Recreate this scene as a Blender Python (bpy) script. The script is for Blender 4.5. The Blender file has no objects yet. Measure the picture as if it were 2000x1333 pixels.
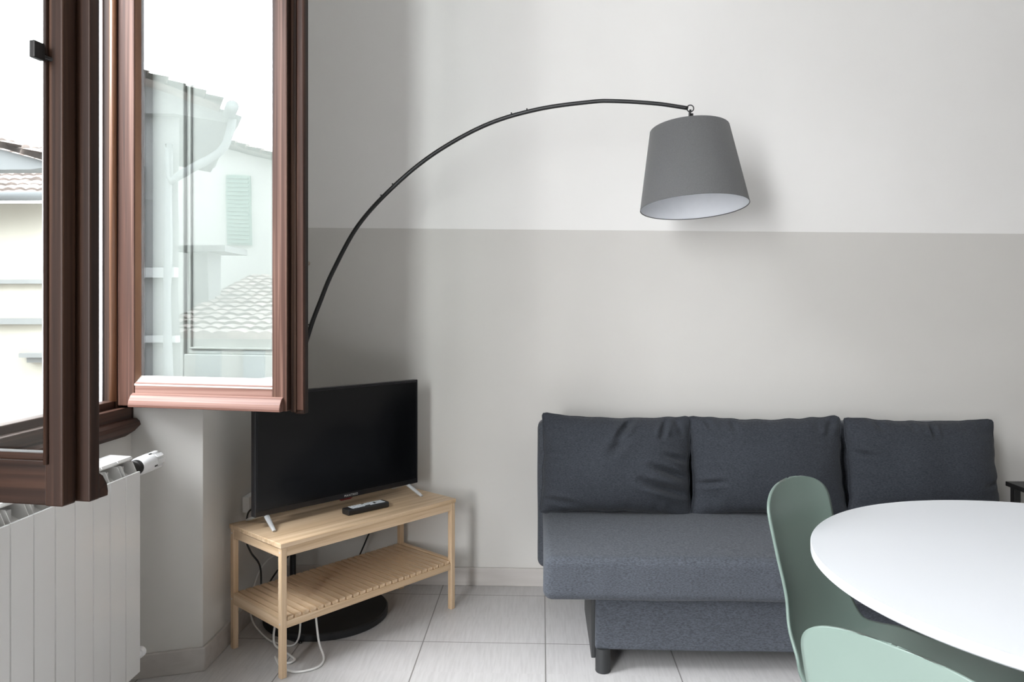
import bpy, bmesh, math, random
from mathutils import Vector, Matrix, noise

random.seed(7)
PI = math.pi
SC = bpy.context.scene
COL = SC.collection

# ------------------------------------------------------------------ camera, world, lights, exposure
cam_d = bpy.data.cameras.new('camera')
cam_d.sensor_width = 36.0
cam_d.lens = 1454.0 / 2000.0 * 36.0
cam_d.shift_y = -66.5 / 2000.0
cam_d.clip_start = 0.05
cam_d.clip_end = 300
cam = bpy.data.objects.new('camera', cam_d)
COL.objects.link(cam)
cam.location = (0, 0, 1.27)
cam.rotation_euler = (PI / 2, 0, math.radians(2.3))
SC.camera = cam

world = bpy.data.worlds.new('overcast_sky')
SC.world = world
world.use_nodes = True
wn = world.node_tree
wn.nodes.clear()
_tc = wn.nodes.new('ShaderNodeTexCoord')
_sx = wn.nodes.new('ShaderNodeSeparateXYZ')
_mr = wn.nodes.new('ShaderNodeMapRange')
_mx = wn.nodes.new('ShaderNodeMix')
_mx.data_type = 'RGBA'
_bg = wn.nodes.new('ShaderNodeBackground')
_wo = wn.nodes.new('ShaderNodeOutputWorld')
wn.links.new(_tc.outputs['Generated'], _sx.inputs[0])
wn.links.new(_sx.outputs['Z'], _mr.inputs['Value'])
_mr.inputs['From Min'].default_value = 0.0
_mr.inputs['From Max'].default_value = 0.8
wn.links.new(_mr.outputs[0], _mx.inputs['Factor'])
_mx.inputs['A'].default_value = (0.97, 0.98, 1.0, 1)
_mx.inputs['B'].default_value = (0.90, 0.95, 1.0, 1)
wn.links.new(_mx.outputs['Result'], _bg.inputs['Color'])
_bg.inputs['Strength'].default_value = 10.0
wn.links.new(_bg.outputs[0], _wo.inputs['Surface'])


def area_light(name, loc, target, sx, sy, power, color):
    ld = bpy.data.lights.new(name, 'AREA')
    ld.shape = 'RECTANGLE'
    ld.size = sx
    ld.size_y = sy
    ld.energy = power
    ld.color = color
    o = bpy.data.objects.new(name, ld)
    COL.objects.link(o)
    o.location = loc
    o.rotation_euler = (Vector(target) - Vector(loc)).to_track_quat('-Z', 'Y').to_euler()
    return o


# daylight entering by the room's second window (behind the camera, left)
area_light('daylight_second_window', (-1.55, -1.75, 1.85), (-0.15, 3.39, 1.75), 0.6, 2.1, 124, (0.95, 0.975, 1.0))

# bright patch of overcast sky above the roofs, seen by both windows
_sd = bpy.data.lights.new('overcast_sun', 'SUN')
_sd.energy = 9.0
_sd.angle = math.radians(38)
_sd.color = (0.94, 0.97, 1.0)
_so = bpy.data.objects.new('overcast_sun', _sd)
COL.objects.link(_so)
_so.rotation_euler = Vector((0.56, 0.44, -0.62)).to_track_quat('-Z', 'Y').to_euler()

SC.view_settings.view_transform = 'Standard'
SC.view_settings.look = 'None'
SC.view_settings.exposure = 0.08
SC.view_settings.gamma = 1.0
SC.view_settings.use_curve_mapping = False
SC.cycles.use_denoising = True
SC.cycles.max_bounces = 10
SC.cycles.diffuse_bounces = 6
SC.cycles.glossy_bounces = 4
SC.cycles.transmission_bounces = 6
SC.cycles.transparent_max_bounces = 10
SC.cycles.caustics_reflective = False
SC.cycles.caustics_refractive = False
SC.cycles.sample_clamp_indirect = 6.0


# ------------------------------------------------------------------ materials
def _mat(name):
    m = bpy.data.materials.new(name)
    m.use_nodes = True
    nt = m.node_tree
    return m, nt, nt.nodes['Principled BSDF']


def _ramp(nt, cols):
    r = nt.nodes.new('ShaderNodeValToRGB')
    while len(r.color_ramp.elements) > 1:
        r.color_ramp.elements.remove(r.color_ramp.elements[-1])
    r.color_ramp.elements[0].position = cols[0][0]
    r.color_ramp.elements[0].color = (*cols[0][1], 1)
    for p, c in cols[1:]:
        e = r.color_ramp.elements.new(p)
        e.color = (*c, 1)
    return r


def _coords(nt, scale, kind='Object', rot=(0, 0, 0)):
    tc = nt.nodes.new('ShaderNodeTexCoord')
    mp = nt.nodes.new('ShaderNodeMapping')
    mp.inputs['Scale'].default_value = scale
    mp.inputs['Rotation'].default_value = rot
    nt.links.new(tc.outputs[kind], mp.inputs['Vector'])
    return mp


def _bump(nt, bsdf, height, strength, dist=0.001):
    b = nt.nodes.new('ShaderNodeBump')
    b.inputs['Strength'].default_value = strength
    b.inputs['Distance'].default_value = dist
    nt.links.new(height, b.inputs['Height'])
    nt.links.new(b.outputs[0], bsdf.inputs['Normal'])


def mat_plain(name, col, rough=0.5, metal=0.0, coat=0.0, var=0.04, nscale=40, bump=0.0, spec=None, emit=None):
    m, nt, b = _mat(name)
    mp = _coords(nt, (nscale,) * 3)
    n = nt.nodes.new('ShaderNodeTexNoise')
    n.inputs['Scale'].default_value = 1.0
    n.inputs['Detail'].default_value = 4
    nt.links.new(mp.outputs[0], n.inputs['Vector'])
    lo = tuple(c * (1 - var) for c in col)
    hi = tuple(min(1, c * (1 + var)) for c in col)
    r = _ramp(nt, [(0.3, lo), (0.7, hi)])
    nt.links.new(n.outputs['Fac'], r.inputs[0])
    nt.links.new(r.outputs[0], b.inputs['Base Color'])
    b.inputs['Roughness'].default_value = rough
    b.inputs['Metallic'].default_value = metal
    b.inputs['Coat Weight'].default_value = coat
    if spec is not None:
        b.inputs['Specular IOR Level'].default_value = spec
    if bump:
        _bump(nt, b, n.outputs['Fac'], bump)
    return m


def mat_wood(name, dark, mid, light, axis=2, rough=0.35, coat=0.3, stretch=0.06, scale=28, bump=0.15, spec=0.5):
    """streaky wood grain running along the given object axis"""
    m, nt, b = _mat(name)
    s = [scale, scale, scale]
    s[axis] = scale * stretch
    mp = _coords(nt, s)
    n = nt.nodes.new('ShaderNodeTexNoise')
    n.inputs['Scale'].default_value = 1.0
    n.inputs['Detail'].default_value = 7
    n.inputs['Distortion'].default_value = 0.6
    nt.links.new(mp.outputs[0], n.inputs['Vector'])
    r = _ramp(nt, [(0.25, dark), (0.5, mid), (0.78, light)])
    nt.links.new(n.outputs['Fac'], r.inputs[0])
    nt.links.new(r.outputs[0], b.inputs['Base Color'])
    b.inputs['Roughness'].default_value = rough
    b.inputs['Coat Weight'].default_value = coat
    b.inputs['Coat Roughness'].default_value = 0.25
    b.inputs['Specular IOR Level'].default_value = spec
    if bump:
        _bump(nt, b, n.outputs['Fac'], bump)
    return m


def mat_fabric(name, col, hi=1.35, lo=0.72, scale=420, sheen=0.25, bump=0.35):
    m, nt, b = _mat(name)
    mp = _coords(nt, (scale * 0.35, scale * 0.35, scale))
    n = nt.nodes.new('ShaderNodeTexNoise')
    n.inputs['Scale'].default_value = 1.0
    n.inputs['Detail'].default_value = 3
    nt.links.new(mp.outputs[0], n.inputs['Vector'])
    r = _ramp(nt, [(0.3, tuple(c * lo for c in col)), (0.7, tuple(c * hi for c in col))])
    nt.links.new(n.outputs['Fac'], r.inputs[0])
    nt.links.new(r.outputs[0], b.inputs['Base Color'])
    b.inputs['Roughness'].default_value = 0.9
    b.inputs['Specular IOR Level'].default_value = 0.2
    b.inputs['Sheen Weight'].default_value = sheen
    b.inputs['Sheen Roughness'].default_value = 0.5
    _bump(nt, b, n.outputs['Fac'], bump, 0.0006)
    return m


def mat_wall():
    """white plaster above, greige dado paint below a hand-painted, slightly falling line"""
    m, nt, b = _mat('two_tone_wall_paint')
    g = nt.nodes.new('ShaderNodeNewGeometry')
    s = nt.nodes.new('ShaderNodeSeparateXYZ')
    nt.links.new(g.outputs['Position'], s.inputs[0])
    mul = nt.nodes.new('ShaderNodeMath'); mul.operation = 'MULTIPLY_ADD'
    nt.links.new(s.outputs['X'], mul.inputs[0])
    mul.inputs[1].default_value = 0.0128
    nt.links.new(s.outputs['Z'], mul.inputs[2])
    n0 = nt.nodes.new('ShaderNodeTexNoise')
    n0.inputs['Scale'].default_value = 9.0
    nt.links.new(g.outputs['Position'], n0.inputs['Vector'])
    wob = nt.nodes.new('ShaderNodeMath'); wob.operation = 'MULTIPLY_ADD'
    nt.links.new(n0.outputs['Fac'], wob.inputs[0])
    wob.inputs[1].default_value = 0.0016
    nt.links.new(mul.outputs[0], wob.inputs[2])
    gt = nt.nodes.new('ShaderNodeMath'); gt.operation = 'GREATER_THAN'
    nt.links.new(wob.outputs[0], gt.inputs[0])
    gt.inputs[1].default_value = 1.6228
    n = nt.nodes.new('ShaderNodeTexNoise')
    n.inputs['Scale'].default_value = 2.2
    n.inputs['Detail'].default_value = 5
    nt.links.new(g.outputs['Position'], n.inputs['Vector'])
    r1 = _ramp(nt, [(0.3, (0.605, 0.588, 0.558)), (0.7, (0.63, 0.612, 0.582))])
    r2 = _ramp(nt, [(0.3, (0.805, 0.792, 0.772)), (0.7, (0.83, 0.818, 0.80))])
    nt.links.new(n.outputs['Fac'], r1.inputs[0])
    nt.links.new(n.outputs['Fac'], r2.inputs[0])
    mx = nt.nodes.new('ShaderNodeMix'); mx.data_type = 'RGBA'
    nt.links.new(gt.outputs[0], mx.inputs['Factor'])
    nt.links.new(r1.outputs[0], mx.inputs['A'])
    nt.links.new(r2.outputs[0], mx.inputs['B'])
    nt.links.new(mx.outputs['Result'], b.inputs['Base Color'])
    b.inputs['Roughness'].default_value = 0.75
    nb = nt.nodes.new('ShaderNodeTexNoise')
    nb.inputs['Scale'].default_value = 26
    nb.inputs['Detail'].default_value = 8
    nt.links.new(g.outputs['Position'], nb.inputs['Vector'])
    _bump(nt, b, nb.outputs['Fac'], 0.12, 0.004)
    return m


def mat_floor():
    """46 cm square greige tiles with fine linen streaks and grey grout"""
    m, nt, b = _mat('greige_floor_tiles')
    g = nt.nodes.new('ShaderNodeNewGeometry')
    s = nt.nodes.new('ShaderNodeSeparateXYZ')
    nt.links.new(g.outputs['Position'], s.inputs[0])

    def grout(axis, off, size):
        a = nt.nodes.new('ShaderNodeMath'); a.operation = 'SUBTRACT'
        nt.links.new(s.outputs[axis], a.inputs[0]); a.inputs[1].default_value = off - size / 2
        d = nt.nodes.new('ShaderNodeMath'); d.operation = 'DIVIDE'
        nt.links.new(a.outputs[0], d.inputs[0]); d.inputs[1].default_value = size
        f = nt.nodes.new('ShaderNodeMath'); f.operation = 'FRACT'
        nt.links.new(d.outputs[0], f.inputs[0])
        c = nt.nodes.new('ShaderNodeMath'); c.operation = 'SUBTRACT'
        nt.links.new(f.outputs[0], c.inputs[0]); c.inputs[1].default_value = 0.5
        ab = nt.nodes.new('ShaderNodeMath'); ab.operation = 'ABSOLUTE'
        nt.links.new(c.outputs[0], ab.inputs[0])
        lt = nt.nodes.new('ShaderNodeMath'); lt.operation = 'LESS_THAN'
        nt.links.new(ab.outputs[0], lt.inputs[0]); lt.inputs[1].default_value = 0.0022 / size
        fl = nt.nodes.new('ShaderNodeMath'); fl.operation = 'FLOOR'
        nt.links.new(d.outputs[0], fl.inputs[0])
        return lt, fl
    gx, fx = grout('X', 0.013, 0.463)
    gy, fy = grout('Y', 2.808, 0.463)
    mxg = nt.nodes.new('ShaderNodeMath'); mxg.operation = 'MAXIMUM'
    nt.links.new(gx.outputs[0], mxg.inputs[0]); nt.links.new(gy.outputs[0], mxg.inputs[1])
    cb = nt.nodes.new('ShaderNodeCombineXYZ')
    nt.links.new(fx.outputs[0], cb.inputs[0]); nt.links.new(fy.outputs[0], cb.inputs[1])
    wn_ = nt.nodes.new('ShaderNodeTexWhiteNoise')
    nt.links.new(cb.outputs[0], wn_.inputs['Vector'])
    mp = nt.nodes.new('ShaderNodeMapping')
    mp.inputs['Scale'].default_value = (120, 9, 1)
    add = nt.nodes.new('ShaderNodeVectorMath'); add.operation = 'ADD'
    nt.links.new(g.outputs['Position'], add.inputs[0]); nt.links.new(wn_.outputs['Color'], add.inputs[1])
    nt.links.new(add.outputs[0], mp.inputs['Vector'])
    n = nt.nodes.new('ShaderNodeTexNoise'); n.inputs['Scale'].default_value = 1; n.inputs['Detail'].default_value = 6
    nt.links.new(mp.outputs[0], n.inputs['Vector'])
    r = _ramp(nt, [(0.25, (0.45, 0.435, 0.43)), (0.5, (0.505, 0.49, 0.485)), (0.8, (0.555, 0.54, 0.535))])
    nt.links.new(n.outputs['Fac'], r.inputs[0])
    mx = nt.nodes.new('ShaderNodeMix'); mx.data_type = 'RGBA'
    nt.links.new(mxg.outputs[0], mx.inputs['Factor'])
    nt.links.new(r.outputs[0], mx.inputs['A'])
    mx.inputs['B'].default_value = (0.20, 0.19, 0.18, 1)
    nt.links.new(mx.outputs['Result'], b.inputs['Base Color'])
    b.inputs['Roughness'].default_value = 0.42
    inv = nt.nodes.new('ShaderNodeMath'); inv.operation = 'MULTIPLY_ADD'
    nt.links.new(mxg.outputs[0], inv.inputs[0]); inv.inputs[1].default_value = -3.0
    nt.links.new(n.outputs['Fac'], inv.inputs[2])
    _bump(nt, b, inv.outputs[0], 0.25, 0.0008)
    return m


def mat_window_glass(name, refl, tint=(0.97, 0.99, 0.98)):
    m = bpy.data.materials.new(name)
    m.use_nodes = True
    nt = m.node_tree
    nt.nodes.clear()
    o = nt.nodes.new('ShaderNodeOutputMaterial')
    tr = nt.nodes.new('ShaderNodeBsdfTransparent')
    tr.inputs[0].default_value = (*tint, 1)
    gl = nt.nodes.new('ShaderNodeBsdfGlossy')
    gl.inputs['Roughness'].default_value = 0.0
    gl.inputs['Color'].default_value = (0.96, 0.98, 1.0, 1)
    mp = _coords(nt, (2.0, 2.0, 1.0))
    n = nt.nodes.new('ShaderNodeTexNoise')
    n.inputs['Scale'].default_value = 1.5
    nt.links.new(mp.outputs[0], n.inputs['Vector'])
    bp = nt.nodes.new('ShaderNodeBump')
    bp.inputs['Strength'].default_value = 0.03
    bp.inputs['Distance'].default_value = 0.02
    nt.links.new(n.outputs['Fac'], bp.inputs['Height'])
    nt.links.new(bp.outputs[0], gl.inputs['Normal'])
    lw = nt.nodes.new('ShaderNodeLayerWeight')
    lw.inputs['Blend'].default_value = 0.5
    pw = nt.nodes.new('ShaderNodeMath'); pw.operation = 'POWER'
    nt.links.new(lw.outputs['Facing'], pw.inputs[0]); pw.inputs[1].default_value = 4.0
    mul = nt.nodes.new('ShaderNodeMath'); mul.operation = 'ADD'
    mul.use_clamp = True
    nt.links.new(pw.outputs[0], mul.inputs[0])
    mul.inputs[1].default_value = refl
    mx = nt.nodes.new('ShaderNodeMixShader')
    nt.links.new(mul.outputs[0], mx.inputs[0])
    nt.links.new(tr.outputs[0], mx.inputs[1])
    nt.links.new(gl.outputs[0], mx.inputs[2])
    nt.links.new(mx.outputs[0], o.inputs[0])
    return m


def mat_bamboo(axis):
    """laminated bamboo: fine long strips with slight tone changes"""
    m, nt, b = _mat('laminated_bamboo_%s' % 'xyz'[axis])
    s = [70, 70, 70]
    s[axis] = 1.6
    mp = _coords(nt, s)
    n = nt.nodes.new('ShaderNodeTexNoise'); n.inputs['Scale'].default_value = 1; n.inputs['Detail'].default_value = 5
    nt.links.new(mp.outputs[0], n.inputs['Vector'])
    s2 = [48, 48, 48]
    s2[axis] = 2.2
    mp2 = _coords(nt, s2)
    v = nt.nodes.new('ShaderNodeTexVoronoi'); v.inputs['Scale'].default_value = 1
    nt.links.new(mp2.outputs[0], v.inputs['Vector'])
    sv = nt.nodes.new('ShaderNodeSeparateColor')
    nt.links.new(v.outputs['Color'], sv.inputs[0])
    mix = nt.nodes.new('ShaderNodeMath'); mix.operation = 'MULTIPLY_ADD'
    nt.links.new(sv.outputs[0], mix.inputs[0]); mix.inputs[1].default_value = 0.32
    nt.links.new(n.outputs['Fac'], mix.inputs[2])
    r = _ramp(nt, [(0.30, (0.46, 0.31, 0.18)), (0.62, (0.60, 0.43, 0.27)), (0.95, (0.72, 0.55, 0.38))])
    nt.links.new(mix.outputs[0], r.inputs[0])
    nt.links.new(r.outputs[0], b.inputs['Base Color'])
    b.inputs['Roughness'].default_value = 0.42
    b.inputs['Coat Weight'].default_value = 0.15
    _bump(nt, b, n.outputs['Fac'], 0.1)
    return m


M = dict(
    wall=mat_wall(), floor=mat_floor(),
    far_wall=mat_plain('dimmed_far_wall_paint', (0.36, 0.345, 0.325), 0.8, nscale=3),  # unseen walls toned dark to cut the light they bounce back
    ceiling=mat_plain('white_ceiling_paint', (0.82, 0.82, 0.81), 0.8, nscale=3),
    skirting=mat_wood('pale_stone_skirting', (0.44, 0.41, 0.385), (0.50, 0.47, 0.445), (0.55, 0.52, 0.495), axis=0, rough=0.5, coat=0, scale=30, bump=0.05),
    wood=mat_wood('dark_varnished_window_wood', (0.007, 0.003, 0.002), (0.026, 0.012, 0.0075), (0.070, 0.034, 0.020), rough=0.5, spec=0.22, coat=0.0, scale=75, stretch=0.013, bump=0.35),
    wood_h=mat_wood('dark_varnished_window_rail', (0.008, 0.0035, 0.0025), (0.026, 0.012, 0.0075), (0.065, 0.030, 0.018), axis=0, rough=0.5, spec=0.22, coat=0.0, scale=70, stretch=0.014, bump=0.35),
    wood_y=mat_wood('dark_varnished_frame_rail', (0.016, 0.008, 0.006), (0.045, 0.021, 0.014), (0.09, 0.045, 0.03), axis=1, rough=0.5, spec=0.25, coat=0.0, scale=60, stretch=0.02, bump=0.3),
    weathered=mat_wood('sun_bleached_window_wood', (0.018, 0.0075, 0.005), (0.066, 0.028, 0.018), (0.22, 0.125, 0.095), rough=0.5, spec=0.25, coat=0.0, scale=75, stretch=0.013, bump=0.3),
    weathered_h=mat_wood('weathered_sheen_window_rail', (0.085, 0.038, 0.026), (0.165, 0.085, 0.066), (0.28, 0.17, 0.14), axis=0, rough=0.5, spec=0.25, coat=0.0, scale=60, stretch=0.014, bump=0.3),  # weathered pink wood, paled further for the sky sheen on it
    orange_wood=mat_wood('orange_brown_glazing_wood', (0.12, 0.05, 0.022), (0.22, 0.10, 0.05), (0.34, 0.17, 0.09), rough=0.35, coat=0.3, scale=18, stretch=0.05),
    putty=mat_plain('pale_sheen_weathered_bead', (0.42, 0.36, 0.31), 0.5, var=0.12, nscale=20),  # weathered bead, its cream tone also paints in sky sheen
    putty_h=mat_plain('sky_sheen_bottom_bead', (0.46, 0.42, 0.38), 0.45, var=0.12, nscale=20),  # near-white colour paints the sky sheen on the bottom bead
    glass=mat_window_glass('window_glass', 0.20),
    glass_clear=mat_window_glass('clear_window_glass', 0.05),
    panel=mat_plain('light_grey_shutter_paint', (0.50, 0.505, 0.48), 0.55, var=0.02, nscale=6),
    iron=mat_plain('dark_iron', (0.03, 0.028, 0.027), 0.5, metal=0.6),
    radiator=mat_plain('white_radiator_enamel', (0.74, 0.73, 0.715), 0.28, var=0.01, nscale=5, coat=0.2),
    white_plastic=mat_plain('white_plastic', (0.82, 0.82, 0.82), 0.35, var=0.01),
    black_plastic=mat_plain('black_plastic', (0.012, 0.012, 0.013), 0.4, var=0.05),
    grey_plastic=mat_plain('pale_grey_keys', (0.60, 0.63, 0.66), 0.4, var=0.03),
    screen=mat_plain('black_glossy_screen', (0.0035, 0.0038, 0.0045), 0.16, var=0.02, spec=0.42),
    bezel=mat_plain('black_satin_bezel', (0.010, 0.010, 0.012), 0.28, var=0.03),
    silver=mat_plain('silver_painted_metal', (0.58, 0.59, 0.60), 0.3, metal=0.25, var=0.02),
    logo=mat_plain('silver_lettering', (0.6, 0.6, 0.6), 0.4, metal=0.2, var=0.01),
    red=mat_plain('dark_red_indicator', (0.10, 0.006, 0.006), 0.3, var=0.02),
    black_metal=mat_plain('matte_black_metal', (0.008, 0.008, 0.009), 0.42, metal=0.0, var=0.05),
    base_metal=mat_plain('matte_black_lamp_base', (0.008, 0.008, 0.009), 0.55, var=0.05),
    shade_out=mat_fabric('grey_shade_linen', (0.128, 0.129, 0.130), 1.12, 0.88, 700, 0.15, 0.3),
    shade_in=mat_plain('white_shade_lining', (0.80, 0.82, 0.86), 0.6, var=0.01),
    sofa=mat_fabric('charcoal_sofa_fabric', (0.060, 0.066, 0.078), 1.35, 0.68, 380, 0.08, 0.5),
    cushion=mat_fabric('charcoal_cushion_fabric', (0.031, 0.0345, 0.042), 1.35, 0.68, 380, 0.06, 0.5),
    leg_plastic=mat_plain('dark_grey_leg_plastic', (0.020, 0.021, 0.022), 0.5, var=0.05),
    table=mat_plain('white_table_lacquer', (0.60, 0.615, 0.64), 0.35, var=0.004, nscale=3),
    chair=mat_plain('sage_green_chair_plastic', (0.135, 0.180, 0.157), 0.34, var=0.015, nscale=8),
    chair_leg=mat_plain('white_chair_leg_metal', (0.85, 0.85, 0.84), 0.35, var=0.01),
    white_cord=mat_plain('white_cord', (0.66, 0.65, 0.63), 0.5, var=0.02),
    black_cord=mat_plain('black_cord', (0.014, 0.014, 0.014), 0.5, var=0.02),
    bam_x=mat_bamboo(0), bam_y=mat_bamboo(1), bam_z=mat_bamboo(2),
    ext_cream=mat_plain('cream_facade_plaster', (0.30, 0.285, 0.25), 0.9, var=0.05, nscale=1.5),
    ext_grey=mat_plain('grey_facade_plaster', (0.095, 0.098, 0.098), 0.9, var=0.06, nscale=1.5),
    ext_white=mat_plain('pale_facade_plaster', (0.21, 0.21, 0.20), 0.9, var=0.05, nscale=1.5),
    ext_trim=mat_plain('grey_stone_trim', (0.16, 0.165, 0.165), 0.8, var=0.06, nscale=4),
    ext_tile=mat_plain('weathered_roof_tile', (0.15, 0.122, 0.110), 0.85, var=0.35, nscale=5),
    ext_gutter=mat_plain('zinc_gutter', (0.075, 0.08, 0.083), 0.6, metal=0.0, var=0.05),
    ext_shutter=mat_plain('green_louvre_paint', (0.045, 0.095, 0.075), 0.7, var=0.06),
    ext_dark=mat_plain('dark_louvre_paint', (0.018, 0.018, 0.022), 0.7, var=0.06),
    ext_pane=mat_plain('pale_blue_panes', (0.12, 0.14, 0.155), 0.3, var=0.04),
    ext_ground=mat_plain('street_paving', (0.10, 0.095, 0.09), 0.9, var=0.15, nscale=1.0),
    reveal=mat_plain('white_outer_reveal', (0.55, 0.56, 0.58), 0.8, var=0.05),
)


# ------------------------------------------------------------------ mesh helpers
def link(name, bm, mat, parent=None, smooth=False, bevel=0.0, seg=2, mats=None):
    bmesh.ops.recalc_face_normals(bm, faces=bm.faces)
    me = bpy.data.meshes.new(name)
    bm.to_mesh(me)
    bm.free()
    for mm in (mats or [mat]):
        me.materials.append(mm)
    o = bpy.data.objects.new(name, me)
    COL.objects.link(o)
    if parent is not None:
        o.parent = parent
    if smooth:
        for p in me.polygons:
            p.use_smooth = True
    if bevel > 0:
        md = o.modifiers.new('bevel', 'BEVEL')
        md.width = bevel
        md.segments = seg
        md.limit_method = 'ANGLE'
        md.angle_limit = math.radians(35)
        md.harden_normals = False
    return o


def auto_smooth(o, ang=35):
    me = o.data
    for p in me.polygons:
        p.use_smooth = True
    bm = bmesh.new()
    bm.from_mesh(me)
    for e in bm.edges:
        if len(e.link_faces) == 2 and e.calc_face_angle(0) > math.radians(ang):
            e.smooth = False
    bm.to_mesh(me)
    bm.free()
    return o


def box(bm, x0, x1, y0, y1, z0, z1):
    vs = [bm.verts.new((x, y, z)) for z in (z0, z1) for y in (y0, y1) for x in (x0, x1)]
    for f in ((0, 1, 3, 2), (4, 6, 7, 5), (0, 4, 5, 1), (2, 3, 7, 6), (0, 2, 6, 4), (1, 5, 7, 3)):
        bm.faces.new([vs[i] for i in f])
    return vs


def obox(bm, mtx, x0, x1, y0, y1, z0, z1):
    for v in box(bm, x0, x1, y0, y1, z0, z1):
        v.co = mtx @ v.co


def prism(bm, pts, axis, a0, a1):
    """extrude a 2D polygon; axis 'z': pts are (x,y); axis 'y': pts are (x,z); axis 'x': pts are (y,z)"""
    def mk(p, a):
        if axis == 'z':
            return (p[0], p[1], a)
        if axis == 'y':
            return (p[0], a, p[1])
        return (a, p[0], p[1])
    lo = [bm.verts.new(mk(p, a0)) for p in pts]
    hi = [bm.verts.new(mk(p, a1)) for p in pts]
    bm.faces.new(lo)
    bm.faces.new(list(reversed(hi)))
    n = len(pts)
    for i in range(n):
        bm.faces.new((lo[i], lo[(i + 1) % n], hi[(i + 1) % n], hi[i]))


def lathe(bm, prof, c=(0, 0, 0), seg=48, mtx=None, close=False):
    rings = []
    for r, z in prof:
        if r < 1e-6:
            rings.append([bm.verts.new((c[0], c[1], c[2] + z))])
        else:
            rings.append([bm.verts.new((c[0] + r * math.cos(2 * PI * k / seg), c[1] + r * math.sin(2 * PI * k / seg), c[2] + z)) for k in range(seg)])
    pairs = list(zip(rings[:-1], rings[1:]))
    if close:
        pairs.append((rings[-1], rings[0]))
    for a, b in pairs:
        for k in range(seg):
            k2 = (k + 1) % seg
            if len(a) == 1 and len(b) == 1:
                continue
            if len(a) == 1:
                bm.faces.new((a[0], b[k], b[k2]))
            elif len(b) == 1:
                bm.faces.new((a[k], a[k2], b[0]))
            else:
                bm.faces.new((a[k], a[k2], b[k2], b[k]))
    if mtx is not None:
        for rg in rings:
            for v in rg:
                v.co = mtx @ v.co


def catmull(pts, n=10):
    P = [Vector(p) for p in pts]
    P = [P[0] * 2 - P[1]] + P + [P[-1] * 2 - P[-2]]
    out = []
    for i in range(1, len(P) - 2):
        for k in range(n):
            t = k / n
            a, b, c, d = P[i - 1], P[i], P[i + 1], P[i + 2]
            out.append(0.5 * ((2 * b) + (c - a) * t + (2 * a - 5 * b + 4 * c - d) * t * t + (3 * b - a - 3 * c + d) * t ** 3))
    out.append(P[-2])
    return out


def tube(bm, pts, r, seg=12, cap=True):
    pts = [Vector(p) for p in pts]
    rings = []
    up = Vector((0.0, 0.0, 1.0))
    t0 = (pts[1] - pts[0]).normalized()
    nrm = t0.orthogonal().normalized()
    for i, p in enumerate(pts):
        t = (pts[min(i + 1, len(pts) - 1)] - pts[max(i - 1, 0)])
        if t.length < 1e-9:
            t = t0.copy()
        t.normalize()
        nrm = (nrm - t * nrm.dot(t))
        nrm.normalize()
        bi = t.cross(nrm)
        rr = r(i / (len(pts) - 1)) if callable(r) else r
        rings.append([bm.verts.new(p + (nrm * math.cos(2 * PI * k / seg) + bi * math.sin(2 * PI * k / seg)) * rr) for k in range(seg)])
    for a, b in zip(rings[:-1], rings[1:]):
        for k in range(seg):
            bm.faces.new((a[k], a[(k + 1) % seg], b[(k + 1) % seg], b[k]))
    if cap:
        bm.faces.new(list(reversed(rings[0])))
        bm.faces.new(rings[-1])


def empty(name, loc=(0, 0, 0), rz=0.0, parent=None):
    o = bpy.data.objects.new(name, None)
    o.empty_display_size = 0.1
    COL.objects.link(o)
    o.location = loc
    o.rotation_euler = (0, 0, rz)
    if parent is not None:
        o.parent = parent
    return o


def tag(o, label, cat, group=None, kind=None):
    o['label'] = label
    o['category'] = cat
    if group:
        o['group'] = group
    if kind:
        o['kind'] = kind
    return o


def structure(o, label=None):
    o['kind'] = 'structure'
    if label:
        o['label'] = label
    return o


def B():
    return bmesh.new()


def soft_box(bm, lx, ly, lz, r, nx=40, ny=20, nz=8, disp=None, mtx=None):
    """box of size lx,ly,lz centred on the origin with rounded edges of radius r; disp(p, n)->offset vector"""
    def axis(n, L, r):
        # denser towards the edges
        out = []
        h = L / 2
        k = 5
        for i in range(k):
            out.append(-h + r * (i / k))
        m = max(1, n)
        for i in range(m + 1):
            out.append(-h + r + (L - 2 * r) * i / m)
        for i in range(1, k + 1):
            out.append(h - r + r * i / k)
        return out
    X, Y, Z = axis(nx, lx, r), axis(ny, ly, r), axis(nz, lz, r)
    cache = {}

    def vert(i, j, k):
        key = (i, j, k)
        if key in cache:
            return cache[key]
        p = Vector((X[i], Y[j], Z[k]))
        core = Vector((max(-lx / 2 + r, min(lx / 2 - r, p.x)), max(-ly / 2 + r, min(ly / 2 - r, p.y)), max(-lz / 2 + r, min(lz / 2 - r, p.z))))
        dlt = p - core
        n = dlt.normalized() if dlt.length > 1e-9 else Vector((0, 0, 1))
        q = core + n * r if dlt.length > 1e-9 else p
        if disp:
            q = q + disp(q, n)
        if mtx is not None:
            q = mtx @ q
        v = bm.verts.new(q)
        cache[key] = v
        return v
    nX, nY, nZ = len(X) - 1, len(Y) - 1, len(Z) - 1
    for i in range(nX):
        for j in range(nY):
            for k in (0, nZ):
                bm.faces.new((vert(i, j, k), vert(i + 1, j, k), vert(i + 1, j + 1, k), vert(i, j + 1, k)))
    for i in range(nX):
        for k in range(nZ):
            for j in (0, nY):
                bm.faces.new((vert(i, j, k), vert(i + 1, j, k), vert(i + 1, j, k + 1), vert(i, j, k + 1)))
    for j in range(nY):
        for k in range(nZ):
            for i in (0, nX):
                bm.faces.new((vert(i, j, k), vert(i, j + 1, k), vert(i, j + 1, k + 1), vert(i, j, k + 1)))


# ------------------------------------------------------------------ room shell
WY = 3.39            # back wall face
LX = -1.185          # left wall face
CEIL = 3.3
WIN_C = 1.887        # centre of the window along Y


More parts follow.
